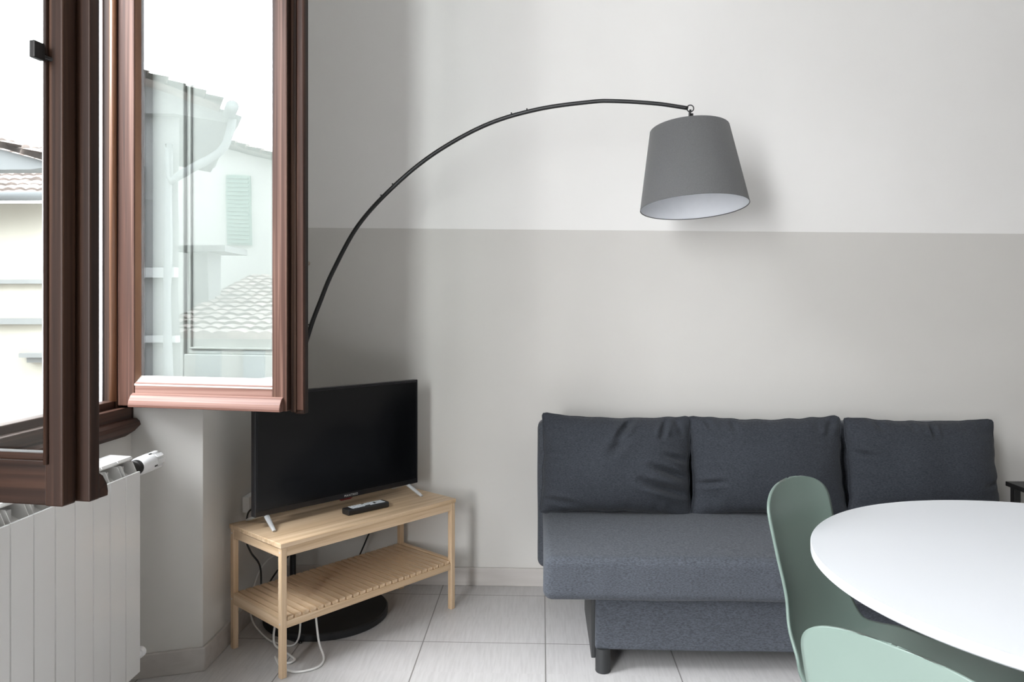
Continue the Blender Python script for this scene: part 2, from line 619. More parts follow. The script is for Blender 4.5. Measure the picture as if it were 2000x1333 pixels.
def my(y):           # mirror about the window's centre
    return 2 * WIN_C - y


bm = B(); box(bm, -1.66, 4.6, -3.7, WY + 0.2, -0.12, 0.0)
structure(link('floor', bm, M['floor']))
bm = B(); box(bm, -1.66, 4.6, -3.7, WY + 0.2, CEIL, CEIL + 0.12)
structure(link('ceiling', bm, M['ceiling']))
bm = B(); box(bm, -1.66, 4.6, WY, WY + 0.2, 0.0, CEIL)
structure(link('wall_back', bm, M['wall']))
bm = B(); box(bm, 4.4, 4.6, -3.7, WY, 0.0, CEIL)
structure(link('wall_right', bm, M['far_wall']))
bm = B()
box(bm, -1.66, 4.4, -3.7, -3.5, 0, CEIL)
structure(link('wall_rear', bm, M['far_wall']))
# left wall: far pier, parapet, lintel, near pier with splayed reveals, second window opening
bm = B()
far = [(LX, WY), (LX, 2.559), (-1.400, 2.4847), (-1.400, 2.50), (-1.465, 2.50), (-1.465, 2.45), (-1.66, 2.45), (-1.66, WY)]
prism(bm, far, 'z', 0, CEIL)
W2A, W2B = 0.55, -2.1
near = [(LX, W2A), (LX, my(2.559)), (-1.400, my(2.4847)), (-1.400, my(2.50)), (-1.465, my(2.50)), (-1.465, my(2.45)), (-1.66, my(2.45)), (-1.66, W2A)]
prism(bm, near, 'z', 0, CEIL)
box(bm, -1.66, LX, -3.5, W2B, 0, CEIL)
box(bm, -1.66, LX, W2B, W2A, 0, 0.4)
box(bm, -1.66, LX, W2B, W2A, 2.95, CEIL)
box(bm, -1.64, -1.400, my(2.50), 2.50, 0, 0.84)
box(bm, -1.66, -1.400, my(2.50), 2.50, 2.97, CEIL)
structure(link('wall_left', bm, M['wall']))
# white painted outer window reveal and stone sill
bm = B()
box(bm, -1.67, -1.465, 2.425, 2.45, 0.93, 2.97)
box(bm, -1.67, -1.465, my(2.45), my(2.425), 0.93, 2.97)
structure(link('trim_1', bm, M['reveal']))
bm = B(); box(bm, -1.74, -1.465, my(2.46), 2.46, 0.84, 0.928)
structure(link('trim_2', bm, M['ext_trim'], bevel=0.005))

# skirting
bm = B(); box(bm, LX, 4.4, WY - 0.012, WY, 0.0, 0.082)
structure(link('baseboard_back', bm, M['skirting'], bevel=0.003))
bm = B()
nrm = Vector((-0.0645, 0.187)).normalized()  # along the reveal
rn = Vector((0.327, -0.945)).normalized() * 0.012  # out of the reveal, towards the room
p0, p1 = Vector((-1.400, 2.4847)), Vector((LX, 2.559))
prism(bm, [(p0.x, p0.y), (p0.x + rn.x, p0.y + rn.y), (LX + 0.012, 2.559 + rn.y), (LX + 0.012, WY - 0.012), (LX, WY - 0.012), (LX, 2.559)], 'z', 0, 0.082)
structure(link('baseboard_left', bm, M['skirting'], bevel=0.003))
bm = B(); box(bm, 4.388, 4.4, -3.5, WY - 0.012, 0.0, 0.082)
structure(link('baseboard_right', bm, M['skirting'], bevel=0.003))

# ------------------------------------------------------------------ window in the left wall
FZ0, FZ1 = 0.958, 2.93
win = structure(empty('window_1', (-1.39, WIN_C, 0.84)), 'open dark wooden casement window with two inward swung leaves above the radiator')


def wchild(name, bm, mat, parent=None, **k):
    """geometry authored in world coordinates, parented to the window"""
    pr = parent or win
    o = link(name, bm, mat, None, **k)
    o.parent = pr
    o.matrix_parent_inverse = pr_matrix(pr).inverted()
    return o


def pr_matrix(p):
    m = Matrix.LocRotScale(p.location, p.rotation_euler, p.scale)
    if p.parent:
        m = pr_matrix(p.parent) @ p.matrix_parent_inverse @ m
    return m


bm = B()
for s in (0, 1):
    def yy(a):
        return a if s == 0 else my(a)
    def rb(x0, x1, ya, yb, z0, z1):
        a, b = sorted((yy(ya), yy(yb)))
        box(bm, x0, x1, a, b, z0, z1)
    rb(-1.465, -1.417, 2.430, 2.50, 0.93, FZ1)        # lining
    rb(-1.417, -1.398, 2.468, 2.4847, 0.885, FZ1)     # room-side board
    rb(-1.398, -1.390, 2.474, 2.4840, 0.885, 0.932)
box(bm, -1.465, -1.400, my(2.50), 2.50, FZ1, 2.97)
wchild('window_frame', bm, M['wood'], bevel=0.003)
bm = B()
tube(bm, [(-1.430, 2.430, 0.955), (-1.430, 2.430, FZ1)], 0.012, 10)
tube(bm, [(-1.432, my(2.430), 0.955), (-1.432, my(2.430), FZ1)], 0.009, 10)
wchild('frame_highlight_bead', bm, M['orange_wood'], smooth=True)  # orange colour paints the highlight along the jamb
bm = B()
# bottom rail of the fixed frame with a projecting rounded moulding, its ends cut at a slant
ya, yb = my(2.486), 2.486
box(bm, -1.465, -1.392, ya, yb, 0.885, 0.932)
box(bm, -1.465, -1.425, my(2.43), 2.43, 0.930, 0.956)
prof = [(-1.400, 0.836), (-1.382, 0.840), (-1.368, 0.854), (-1.364, 0.870), (-1.368, 0.883), (-1.378, 0.891), (-1.400, 0.894)]
for (e0, e1) in ((ya, yb),):
    lo, hi = [], []
    for (x, z) in prof:
        cut = max(0, 0.868 - z) * 2.2
        lo.append(bm.verts.new((x, e0 + cut + 0.002, z)))
        hi.append(bm.verts.new((x, e1 - cut - 0.002, z)))
    bm.faces.new(lo); bm.faces.new(list(reversed(hi)))
    for i in range(len(prof)):
        j = (i + 1) % len(prof)
        bm.faces.new((lo[i], lo[j], hi[j], hi[i]))
wchild('window_sill', bm, M['wood_y'], bevel=0.003)


def casement(hinge, ang, s, shutter, label):
    """a = distance from the hinge, b = depth from the room-side face to the street-side face (local y = s*b)"""
    root_z = 0.940
    zt = 2.90

    def bx(bm, a0, a1, b0, b1, z0, z1):
        y0, y1 = sorted((s * b0, s * b1))
        box(bm, a0, a1, y0, y1, z0 - root_z, z1 - root_z)
    bm = B()
    gl0, gl1, gz0 = 0.070, 0.599, 1.014
    right = shutter
    if right:
        gl1, gz0 = 0.579, 1.020
    endA = 0.632 if not right else 0.671     # room-side layer end
    endB = 0.653 if not right else 0.631     # street-side layer end
    # hinge stile
    bx(bm, 0.004, gl0, 0.004, 0.058, root_z, zt)
    # free stile in stepped layers (rebate and lip)
    bx(bm, gl1, endA, 0.0, 0.030, root_z, zt)
    bx(bm, gl1, min(endA, endB) - 0.004, 0.030, 0.036, root_z, zt)
    bx(bm, gl1, endB, 0.036, 0.060, root_z, zt)
    st = wcas('casement', bm, M['wood'] if not right else M['weathered'], hinge, ang, bevel=0.0035)
    # bottom and top rails
    bm = B()
    bx(bm, gl0, gl1, 0.004, 0.056, root_z, gz0)
    bx(bm, gl0, gl1, 0.004, 0.056, zt - 0.07, zt)
    link('rail', bm, M['wood_h'] if not right else M['weathered_h'], st, bevel=0.003)
    if right:
        # dark room-side lip, the edge that faces the camera
        bm = B()
        bx(bm, gl1 + 0.056, endA + 0.001, -0.004, 0.024, root_z - 0.012, zt)
        bx(bm, gl1 + 0.050, endA - 0.022, 0.024, 0.036, root_z - 0.006, zt)
        bx(bm, endB - 0.012, endB + 0.0015, 0.034, 0.0595, root_z + 0.002, zt)
        link('closing_lip', bm, M['wood'], st, bevel=0.004)
    else:
        bm = B()
        tube(bm, [(gl1 + 0.004, -0.002 * s, 0.07), (gl1 + 0.004, -0.002 * s, zt - root_z - 0.07)], 0.004, 8)
        link('inner_moulding', bm, M['wood'], st, smooth=True)
    # glass
    bm = B()
    bx(bm, gl0 - 0.006, gl1 + 0.006, 0.030, 0.034, gz0 - 0.006, zt - 0.064)
    link('glass_pane', bm, M['glass'] if right else M['glass_clear'], st)
    # street-side glazing beads
    if right:
        bm = B()
        y = s * 0.034
        y1 = s * 0.054
        zz = gz0 - root_z

        def wedge(pts_a, z0, z1):
            v = [bm.verts.new((a, yy_, z0)) for a, yy_ in pts_a] + [bm.verts.new((a, yy_, z1)) for a, yy_ in pts_a]
            bm.faces.new(v[:3]); bm.faces.new(list(reversed(v[3:])))
            for i in range(3):
                j = (i + 1) % 3
                bm.faces.new((v[i], v[j], v[j + 3], v[i + 3]))
        wedge([(gl0, y), (gl0, y1), (gl0 + 0.008, y)], zz - 0.002, zt - root_z - 0.07)
        link('glazing_bead', bm, M['orange_wood'], st)
        bm = B()
        wedge([(gl1, y), (gl1, y1), (gl1 - 0.009, y)], zz - 0.002, zt - root_z - 0.07)
        v = 0
        o = link('glazing_bead', bm, M['putty'], st)
        bm = B()
        pts = [(y, zz + 0.020), (s * 0.0565, zz - 0.006), (s * 0.0565, zz - 0.011), (y, zz - 0.011)]
        prism(bm, pts, 'x', gl0 - 0.004, gl1)
        link('glazing_bead', bm, M['putty_h'], st)
    else:
        bm = B()
        bx(bm, gl1 - 0.012, gl1 + 0.002, 0.034, 0.050, gz0, zt - 0.07)
        link('glazing_bead', bm, M['putty'], st)
        bm = B()
        bx(bm, gl0, gl1, 0.034, 0.052, gz0 - 0.002, gz0 + 0.008)
        bx(bm, gl0, gl1, 0.012, 0.030, gz0 - 0.002, gz0 + 0.012)
        link('glazing_bead', bm, M['wood_h'], st, bevel=0.003)
    # drip moulding on the street side
    bm = B()
    zb = 0.0
    pr = [(0.055, 0.044), (0.061, 0.045), (0.071, 0.038), (0.081, 0.022), (0.084, 0.008), (0.083, 0.0), (0.055, 0.0)]
    pts = [(s * b, z + zb) for b, z in pr]
    prism(bm, pts, 'x', (0.066 if right else 0.03), (0.619 if right else 0.650))
    link('drip_moulding', bm, M['weathered_h'] if right else M['wood_h'], st, bevel=0.0015)
    if shutter:
        # painted inner shutter board folded against the pane
        bm = B()
        fa0, fa1, fz0 = 0.212, 0.556, 1.112
        b0, b1 = -0.030, -0.004
        bx(bm, 0.090, fa0, b0, b1, 0.96, 2.88)
        bx(bm, fa1, 0.612, b0, b1, 0.96, 2.88)
        bx(bm, fa0, fa1, b0, b1, 0.96, fz0)
        bx(bm, fa0, fa1, b0, b1, 2.78, 2.88)
        bx(bm, fa0, fa1, b0, b1 - 0.012, fz0, 2.78)
        # raised ovolo round the field
        for (a0, a1, z0, z1) in ((fa0 + 0.016, fa0 + 0.024, fz0 + 0.016, 2.76), (fa1 - 0.024, fa1 - 0.016, fz0 + 0.016, 2.76), (fa0 + 0.016, fa1 - 0.016, fz0 + 0.016, fz0 + 0.024)):
            bx(bm, a0, a1, b1 - 0.012, b1 - 0.004, z0, z1)
        o = link('shutter_panel', bm, M['panel'], st, bevel=0.003)
        o['label'] = 'light grey panelled shutter board behind the glass'
    else:
        # small dark iron catch on the closing stile
        bm = B()
        box(bm, gl1 + 0.002, gl1 + 0.012, -0.034, -0.012, 1.672 - root_z, 1.700 - root_z)
        tube(bm, [(gl1 + 0.001, -0.014, 1.682 - root_z), (gl1 + 0.014, 0.004, 1.678 - root_z)], 0.004, 8)
        link('catch', bm, M['iron'], st, bevel=0.003)
    st['label'] = label
    return st


def wcas(name, bm, mat, hinge, ang, **k):
    o = link(name, bm, mat, None, **k)
    o.parent = win
    o.location = (hinge[0] - win.location.x, hinge[1] - win.location.y, 0.940 - win.location.z)
    o.rotation_euler = (0, 0, ang)
    return o


casement((-1.414, 1.284), math.atan2(-0.0174, 0.121), 1, False, 'dark wooden window leaf nearest the camera')
# right leaf: the street-side face looks at the camera
casement((-1.412, 2.4917), math.atan2(-0.186, 0.983), -1, True, 'sun bleached wooden window leaf beside the lamp')

# ------------------------------------------------------------------ radiator
RX, RY, PITCH = -1.233, 2.241, 0.08
rad = tag(empty('radiator', (RX - 0.05, RY, 0.15)), 'white ribbed aluminium radiator under the open window', 'radiator')


def section_mesh():
    bm = B()
    h = 0.615
    w = 0.0382
    # front plate with softly turned edges
    prism(bm, [(0.050, -w + 0.001), (0.050, w - 0.001), (0.0475, w), (0.043, w), (0.043, -w), (0.0475, -w)], 'z', 0, h)
    # fins
    for y in (-w + 0.006, w - 0.008):
        prism(bm, [(0.043, 0.0), (0.043, h), (0.030, h + 0.030), (-0.040, h + 0.040), (-0.040, 0.0)], 'y', y, y + 0.002)
    # central water channel and rear plate
    box(bm, -0.010, 0.012, -0.014, 0.014, 0.02, h + 0.02)
    box(bm, -0.045, -0.041, -w, w, 0.0, h + 0.03)
    # curved air guide
    prism(bm, [(0.043, h - 0.06), (0.043, h - 0.045), (0.020, h - 0.010), (-0.02, h + 0.012), (-0.02, h + 0.004), (0.016, h - 0.02)], 'y', -w, w)
    # top cap
    prism(bm, [(0.024, h + 0.036), (0.026, h + 0.040), (0.022, h + 0.046), (-0.045, h + 0.050), (-0.045, h + 0.044)], 'y', -w, w)
    bmesh.ops.recalc_face_normals(bm, faces=bm.faces)
    me = bpy.data.meshes.new('radiator_section')
    bm.to_mesh(me); bm.free()
    me.materials.append(M['radiator'])
    return me


sm = section_mesh()
for k in range(13):
    o = bpy.data.objects.new('radiator_section', sm)
    COL.objects.link(o)
    o.parent = rad
    o.location = (0, -PITCH * (k + 0.5), 0)
for zz in (0.03, 0.59):
    bm = B()
    tube(bm, [(0, -13 * PITCH, zz), (0, 0.0, zz)], 0.018, 14)
    link('header_pipe', bm, M['radiator'], rad, smooth=True)
bm = B()
ax = Matrix.Rotation(-PI / 2, 4, 'X')
T = Matrix.Translation((0.0, 0.004, 0.612)) @ Matrix.Scale(1.30, 4)
lathe(bm, [(0, 0.0), (0.016, 0.0), (0.020, 0.012), (0.020, 0.024), (0.015, 0.026), (0.015, 0.036), (0.018, 0.038), (0.018, 0.052), (0, 0.052)], seg=24, mtx=T @ ax)
vb = link('valve_body', bm, M['iron'], rad)
auto_smooth(vb)
bm = B()
lathe(bm, [(0, 0.050), (0.019, 0.050), (0.022, 0.056), (0.023, 0.105), (0.0215, 0.112), (0.019, 0.115), (0.019, 0.142), (0.0175, 0.146), (0, 0.146)], seg=32, mtx=T @ ax)
for k in range(8):
    a = k * PI / 4
    m2 = T @ ax @ Matrix.Rotation(a, 4, 'Z')
    obox(bm, m2, 0.0175, 0.0225, -0.0045, 0.0045, 0.112, 0.142)
vh = link('thermostat_head', bm, M['white_plastic'], rad)
auto_smooth(vh)
for a in (0.3, 1.9, 3.4, 5.0):
    bm = B()
    obox(bm, T @ ax @ Matrix.Rotation(a, 4, 'Z'), 0.0215, 0.0238, -0.002, 0.002, 0.094, 0.106)
    link('scale_mark', bm, M['black_plastic'], vh)
bm = B()
lathe(bm, [(0, 0), (0.012, 0), (0.012, 0.02), (0.016, 0.022), (0.016, 0.040), (0.012, 0.044), (0, 0.044)], seg=24, mtx=Matrix.Translation((0.030, 0.002, 0.042)) @ ax)
auto_smooth(link('return_valve', bm, M['white_plastic'], rad))
for y in (-0.9, -0.12):
    bm = B()
    box(bm, -0.096, -0.040, y - 0.01, y + 0.01, 0.52, 0.545)
    link('wall_bracket', bm, M['radiator'], rad)
# supply pipes down to the floor behind the sections
bm = B()
tube(bm, catmull([(0.0, 0.03, 0.035), (-0.02, 0.034, 0.03), (-0.06, 0.034, 0.0), (-0.062, 0.034, -0.15)], 8), 0.007, 10)
link('supply_pipe', bm, M['white_plastic'], rad, smooth=True)

# ------------------------------------------------------------------ TV bench (bamboo)
ANG = math.atan2(0.595, 0.497)
BL, BD, BH = 0.812, 0.356, 0.463
bench = tag(empty('tv_bench', (-0.886, 2.500, 0), ANG), 'light bamboo bench with slatted shelf under the television', 'bench')
# local x along the front, local y towards the back, origin at the near front leg
LG = 0.0215
for (x, y) in ((0, 0), (BL - LG, 0), (0, BD - LG), (BL - LG, BD - LG)):
    bm = B(); box(bm, x, x + LG, y, y + LG, 0, BH - 0.016 if x > 1 else BH - 0.017)
    lg = link('leg', bm, M['bam_z'], bench, bevel=0.002)
    for zz in (0.185, 0.43):
        bm = B()
        yc = y + LG / 2
        xs = x - 0.0006 if x == 0 else x + LG - 0.001
        lathe(bm, [(0, 0), (0.0035, 0), (0.0035, 0.0016), (0, 0.0016)], seg=12, mtx=Matrix.Translation((xs, yc, zz)) @ Matrix.Rotation(PI / 2, 4, 'Y'))
        link('screw', bm, M['silver'], lg)
bm = B(); box(bm, -0.004, BL + 0.004, -0.002, BD + 0.002, BH - 0.017, BH)
link('tabletop', bm, M['bam_x'], bench, bevel=0.002)
bm = B(); box(bm, LG, BL - LG, 0.001, 0.019, BH - 0.048, BH - 0.017)
link('front_rail', bm, M['bam_x'], bench, bevel=0.0015)
bm = B(); box(bm, LG, BL - LG, BD - 0.019, BD - 0.001, BH - 0.048, BH - 0.017)
link('back_rail', bm, M['bam_x'], bench, bevel=0.0015)
for x in (0.001, BL - 0.019):
    bm = B(); box(bm, x, x + 0.018, LG, BD - LG, BH - 0.050, BH - 0.017)
    link('side_rail', bm, M['bam_y'], bench, bevel=0.0015)
# shelf: side and long rails, then slats
for x in (0.001, BL - 0.019):
    bm = B(); box(bm, x, x + 0.018, LG, BD - LG, 0.166, 0.208)
    link('shelf_rail', bm, M['bam_y'], bench, bevel=0.0015)
for y in (0.002, BD - 0.020):
    bm = B(); box(bm, LG, BL - LG, y, y + 0.018, 0.168, 0.193)
    link('shelf_rail', bm, M['bam_x'], bench, bevel=0.0015)
x = 0.026
first = None
i = 0
bm = B(); box(bm, 0, 0.0240, 0.005, BD - 0.005, 0.193, 0.205)
slat0 = link('shelf_slat', bm, M['bam_y'], bench, bevel=0.0012)
n_sl = 25
step = (BL - 0.052 - 0.0268) / (n_sl - 1)
slat0.location.x = x
for i in range(1, n_sl):
    o = slat0.copy(); COL.objects.link(o); o.parent = bench
    o.location.x = x + step * i

# ------------------------------------------------------------------ television
TL = Vector((-1.037, 2.650, 0))
TANG = math.atan2(0.750, 0.661)
TW, TZ0, TZ1 = 0.754, 0.506 - BH, 0.955 - BH
tv = tag(empty('television', (TL.x, TL.y, BH), TANG), 'black flat screen television with silver splayed feet on bamboo bench', 'television')
bm = B(); box(bm, 0, TW, 0.0, 0.028, TZ0, TZ1)
box(bm, 0.10, TW - 0.10, 0.028, 0.062, TZ0 + 0.015, TZ1 - 0.16)
link('housing', bm, M['bezel'], tv, bevel=0.003)
bm = B(); box(bm, 0.011, TW - 0.011, -0.0012, 0.002, TZ0 + 0.021, TZ1 - 0.011)
link('screen', bm, M['screen'], tv)
bm = B()
for a0, a1, z0, z1 in ((0.009, 0.011, TZ0 + 0.019, TZ1 - 0.009), (TW - 0.011, TW - 0.009, TZ0 + 0.019, TZ1 - 0.009), (0.009, TW - 0.009, TZ1 - 0.011, TZ1 - 0.009), (0.009, TW - 0.009, TZ0 + 0.019, TZ0 + 0.021)):
    box(bm, a0, a1, -0.0022, 0.001, z0, z1)
link('bezel_edge', bm, M['bezel'], tv)
fc = bpy.data.curves.new('brand_lettering', 'FONT')
fc.body = 'MANTREO'
fc.size = 0.0125
fc.align_x = 'CENTER'
fc.extrude = 0.0004
fc.space_character = 1.15
_tmp = bpy.data.objects.new('lettering_curve', fc)
COL.objects.link(_tmp)
bpy.context.view_layer.update()
_me = bpy.data.meshes.new_from_object(_tmp.evaluated_get(bpy.context.evaluated_depsgraph_get()))
bpy.data.objects.remove(_tmp)
_me.materials.clear()
_me.materials.append(M['logo'])
fo = bpy.data.objects.new('brand_lettering', _me)
COL.objects.link(fo)
fo.parent = tv
fo.location = (TW * 0.545, -0.0016, TZ0 + 0.0065)
fo.rotation_euler = (PI / 2, 0, 0)
bm = B()
prism(bm, [(-0.032, 0.0), (0.032, 0.0), (0.022, -0.006), (-0.022, -0.006)], 'y', 0.001, 0.012)
for v in bm.verts:
    v.co.x += TW * 0.515; v.co.z += TZ0
link('indicator', bm, M['red'], tv)


def foot(x, splay):
    for sgn, nm in ((-1, 'foot'), (1, 'foot')):
        bm = B()
        top = Vector((x, 0.014, TZ0 + 0.004))
        tip = Vector((x + splay * 0.012, -0.072 if sgn < 0 else 0.13, 0.004))
        d = tip - top
        n = 8
        rings = []
        for i in range(n + 1):
            t = i / n
            p = top + d * t
            p.z = top.z + (tip.z - top.z) * t ** (0.9)
            w = 0.0105 * (1 - 0.35 * t)
            hgt = 0.0055 if t < 0.95 else 0.0035
            dirv = d.normalized()
            side = Vector((1, 0, 0))
            up = side.cross(dirv).normalized()
            rings.append([bm.verts.new(p + side * a * w + up * b * hgt) for a, b in ((-1, -0.4), (-0.5, -1), (0.5, -1), (1, -0.4), (1, 0.4), (0.5, 1), (-0.5, 1), (-1, 0.4))])
        for a, b in zip(rings[:-1], rings[1:]):
            for k in range(8):
                bm.faces.new((a[k], a[(k + 1) % 8], b[(k + 1) % 8], b[k]))
        bm.faces.new(rings[0]); bm.faces.new(list(reversed(rings[-1])))
        mz = min(v.co.z for v in bm.verts)
        for v in bm.verts:
            v.co.z = max(v.co.z, 0.0)
        o = link(nm, bm, M['silver'], tv)
        auto_smooth(o, 50)
        o['label'] = 'silver foot'


foot(0.050, -1)
foot(0.705, 1)

# ------------------------------------------------------------------ remote control
rc = tag(empty('remote_control', (-0.697, 2.925, BH), math.radians(46)), 'black remote control with pale grey keys lying on bamboo bench', 'remote control')
bm = B()
prism(bm, [(-0.026, 0.005), (-0.021, 0.0), (0.021, 0.0), (0.026, 0.005), (0.026, 0.019), (0.022, 0.0235), (-0.022, 0.0235), (-0.026, 0.019)], 'x', -0.093, 0.093)
link('body', bm, M['black_plastic'], rc, bevel=0.003, seg=3)
bm = B()
for i in range(13):
    for j in range(4):
        if (i, j) in ((5, 0), (5, 3), (9, 1), (9, 2), (6, 0)):
            continue
        x0 = -0.070 + i * 0.0116
        y0 = -0.0185 + j * 0.0096
        box(bm, x0, x0 + 0.0092, y0, y0 + 0.0078, 0.023, 0.0252)
link('keypad', bm, M['grey_plastic'], rc, bevel=0.0008)

# ------------------------------------------------------------------ arc floor lamp
BX, BY = -0.887, 3.035
PX, PY = -1.056, 3.120
lamp = tag(empty('arc_floor_lamp', (BX, BY, 0)), 'black arc floor lamp with round base and grey drum shade over the sofa', 'floor lamp')


def rel(pts, o=(BX, BY, 0)):
    return [(p[0] - o[0], p[1] - o[1], p[2] - o[2]) for p in pts]


bm = B()
lathe(bm, [(0, 0), (0.246, 0), (0.250, 0.004), (0.250, 0.024), (0.245, 0.029), (0, 0.030)], seg=96)
auto_smooth(link('base', bm, M['base_metal'], lamp))
path = [(PX, PY, 0.02), (PX, PY, 0.35), (PX + 0.001, PY, 0.70), (-1.033, 3.110, 0.97), (-0.979, 3.094, 1.162), (-0.929, 3.085, 1.291), (-0.872, 3.077, 1.420), (-0.761, 3.062, 1.610), (-0.607, 3.040, 1.768),
        (-0.434, 3.016, 1.898), (-0.223, 2.986, 2.003), (-0.017, 2.957, 2.055), (0.184, 2.929, 2.074), (0.282, 2.915, 2.073), (0.438, 2.894, 2.056), (0.560, 2.877, 2.032)]
low = catmull(rel(path), 10)
bm = B(); tube(bm, low[:22], 0.0125, 14)
link('pole', bm, M['black_metal'], lamp, smooth=True)
bm = B(); tube(bm, low[20:], lambda t: 0.0098 - 0.0022 * t, 12)
arc = link('arc_arm', bm, M['black_metal'], lamp, smooth=True)
for k in (42, 77, 80, 105, 108):
    bm = B()
    p = low[min(k, len(low) - 2)]
    q = low[min(k + 1, len(low) - 1)]
    dd = (Vector(q) - Vector(p)).normalized()
    nn = Vector((-dd.z, 0, dd.x))
    lathe(bm, [(0, 0), (0.0032, 0), (0.0032, 0.004), (0.002, 0.0055), (0, 0.0055)], seg=10, mtx=Matrix.Translation(Vector(p) + nn * 0.008) @ nn.to_track_quat('Z', 'Y').to_matrix().to_4x4())
    link('screw', bm, M['black_metal'], arc)
# hook, ring and suspension stem
END = Vector((0.560 - BX, 2.877 - BY, 2.032))
SH = Vector((0.571 - BX, 2.875 - BY, 0))
bm = B()
ring = [(END.x + 0.008 + 0.013 * math.cos(a), END.y, END.z - 0.001 + 0.013 * math.sin(a)) for a in [2 * PI * k / 20 for k in range(21)]]
tube(bm, ring, 0.0022, 8, cap=False)
link('hook_ring', bm, M['black_metal'], lamp, smooth=True)
bm = B()
tube(bm, catmull([(END.x + 0.009, END.y, END.z - 0.006), (END.x + 0.006, END.y, END.z - 0.02), (END.x + 0.004, END.y, END.z - 0.088)], 5), 0.0045, 10)
tube(bm, [(END.x + 0.012, END.y - 0.004, END.z - 0.022), (END.x + 0.011, END.y - 0.004, END.z - 0.060)], 0.007, 10)
link('suspension_stem', bm, M['black_metal'], lamp, smooth=True)
# the shade hangs a little askew: open side turned towards the room
shade = empty('lamp_shade_pivot', (0, 0, 0))
bpy.data.objects.remove(shade)
TILT = Matrix.Translation((END.x + 0.004, END.y, END.z - 0.082)) @ Matrix.Rotation(math.radians(-2.2), 4, 'Y') @ Matrix.Rotation(math.radians(-6.5), 4, 'X')
R0, R1, HH = 0.148, 0.2015, 0.306
bm = B()
lathe(bm, [(R0, 0.0), (R0 + 0.001, -0.001), (R1 + 0.001, -HH + 0.001), (R1, -HH), (R1 - 0.0012, -HH + 0.001), (R0 - 0.0012, -0.001)], seg=96, mtx=TILT, close=True)
sh = link('lamp_shade', bm, M['shade_out'], lamp)
auto_smooth(sh, 40)
bm = B()
lathe(bm, [(R0 - 0.0016, -0.002), (R1 - 0.0018, -HH + 0.003), (R1 - 0.0028, -HH + 0.003), (R0 - 0.0026, -0.002)], seg=96, mtx=TILT, close=True)
m2 = TILT @ Matrix.Rotation(math.radians(92), 4, 'Z')
for rr in ((R0 - 0.0035, R1 - 0.0035),):
    v = [bm.verts.new(m2 @ Vector(p)) for p in ((rr[0], -0.004, -0.003), (rr[0], 0.004, -0.003), (rr[1], 0.004, -HH + 0.004), (rr[1], -0.004, -HH + 0.004), (rr[0] - 0.0012, -0.004, -0.003), (rr[0] - 0.0012, 0.004, -0.003), (rr[1] - 0.0012, 0.004, -HH + 0.004), (rr[1] - 0.0012, -0.004, -HH + 0.004))]
    for f in ((0, 1, 2, 3), (4, 7, 6, 5), (0, 4, 5, 1), (2, 6, 7, 3), (0, 3, 7, 4), (1, 5, 6, 2)):
        bm.faces.new([v[i] for i in f])
ln = link('shade_lining', bm, M['shade_in'], sh)
auto_smooth(ln, 40)
ln['label'] = 'white inner lining with a seam'
bm = B()
for k in range(3):
    a = 2 * PI * k / 3 + 0.4
    tube(bm, [TILT @ Vector((0.015 * math.cos(a), 0.015 * math.sin(a), -0.012)), TILT @ Vector(((R0 - 0.003) * math.cos(a), (R0 - 0.003) * math.sin(a), -0.004))], 0.0018, 6)
link('shade_ring', bm, M['black_metal'], sh)
bm = B()
lathe(bm, [(0, 0.0), (0.018, 0.0), (0.020, -0.05), (0.018, -0.055), (0, -0.055)], seg=24, mtx=TILT)
auto_smooth(link('bulb_socket', bm, M['black_plastic'], lamp))
bm = B()
lathe(bm, [(0, -0.055), (0.012, -0.056), (0.014, -0.07), (0.028, -0.098), (0.030, -0.115), (0.024, -0.138), (0.012, -0.148), (0, -0.150)], seg=24, mtx=TILT)
link('bulb', bm, M['white_plastic'], lamp, smooth=True)

# ------------------------------------------------------------------ sofa
SX0, SX1 = 0.005, 1.875
sofa = tag(empty('sofa', ((SX0 + SX1) / 2, 2.85, 0)), 'charcoal fabric armless three seat sofa along the back wall', 'sofa')
SOX, SOY = (SX0 + SX1) / 2, 2.85


def seat_disp(p, n):
    w = noise.noise(Vector((p.x * 3.2, p.y * 3.5, p.z * 4))) * 0.005
    top = 0.008 * (1 - (2 * p.x / 1.98) ** 4) * (1 - (p.y / 0.34) ** 2) if p.z > 0.04 else 0
    off = n * w
    off.z += top
    if p.y < -0.27:  # front: soft vertical puckers
        off.y += 0.0022 * math.sin(p.x * 46 + 2.5 * noise.noise(Vector((p.x * 5, 0, 0)))) * max(0, 1 - abs(p.z) / 0.07) * (0.5 + 0.5 * noise.noise(Vector((p.x * 2.3, 3, 0))))
    return off


bm = B()
soft_box(bm, SX1 - SX0, 0.66, 0.146, 0.030, 150, 40, 8, seat_disp, Matrix.Translation((0, 2.826 - SOY, 0.356)))
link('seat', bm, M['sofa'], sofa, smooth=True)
bm = B()
mt = Matrix.Translation((-0.028, 3.235 - SOY, 0.47)) @ Matrix.Rotation(math.radians(-4), 4, 'X')
soft_box(bm, SX1 - SX0 - 0.01, 0.15, 0.62, 0.035, 80, 6, 30, lambda p, n: n * noise.noise(p * 4) * 0.004, mt)
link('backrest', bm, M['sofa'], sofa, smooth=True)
bm = B()
soft_box(bm, 1.52, 0.42, 0.205, 0.010, 60, 10, 8, lambda p, n: n * noise.noise(p * 5) * 0.002, Matrix.Translation((0.945 - SOX, 2.80 - SOY, 0.183)))
link('base', bm, M['sofa'], sofa, smooth=True)
for xx in (0.176, 1.702):
    bm = B(); box(bm, xx - SOX - 0.004, xx - SOX + 0.010, 2.605 - SOY, 3.02 - SOY, 0.045, 0.283)
    link('side_board', bm, M['leg_plastic'], sofa, bevel=0.002)
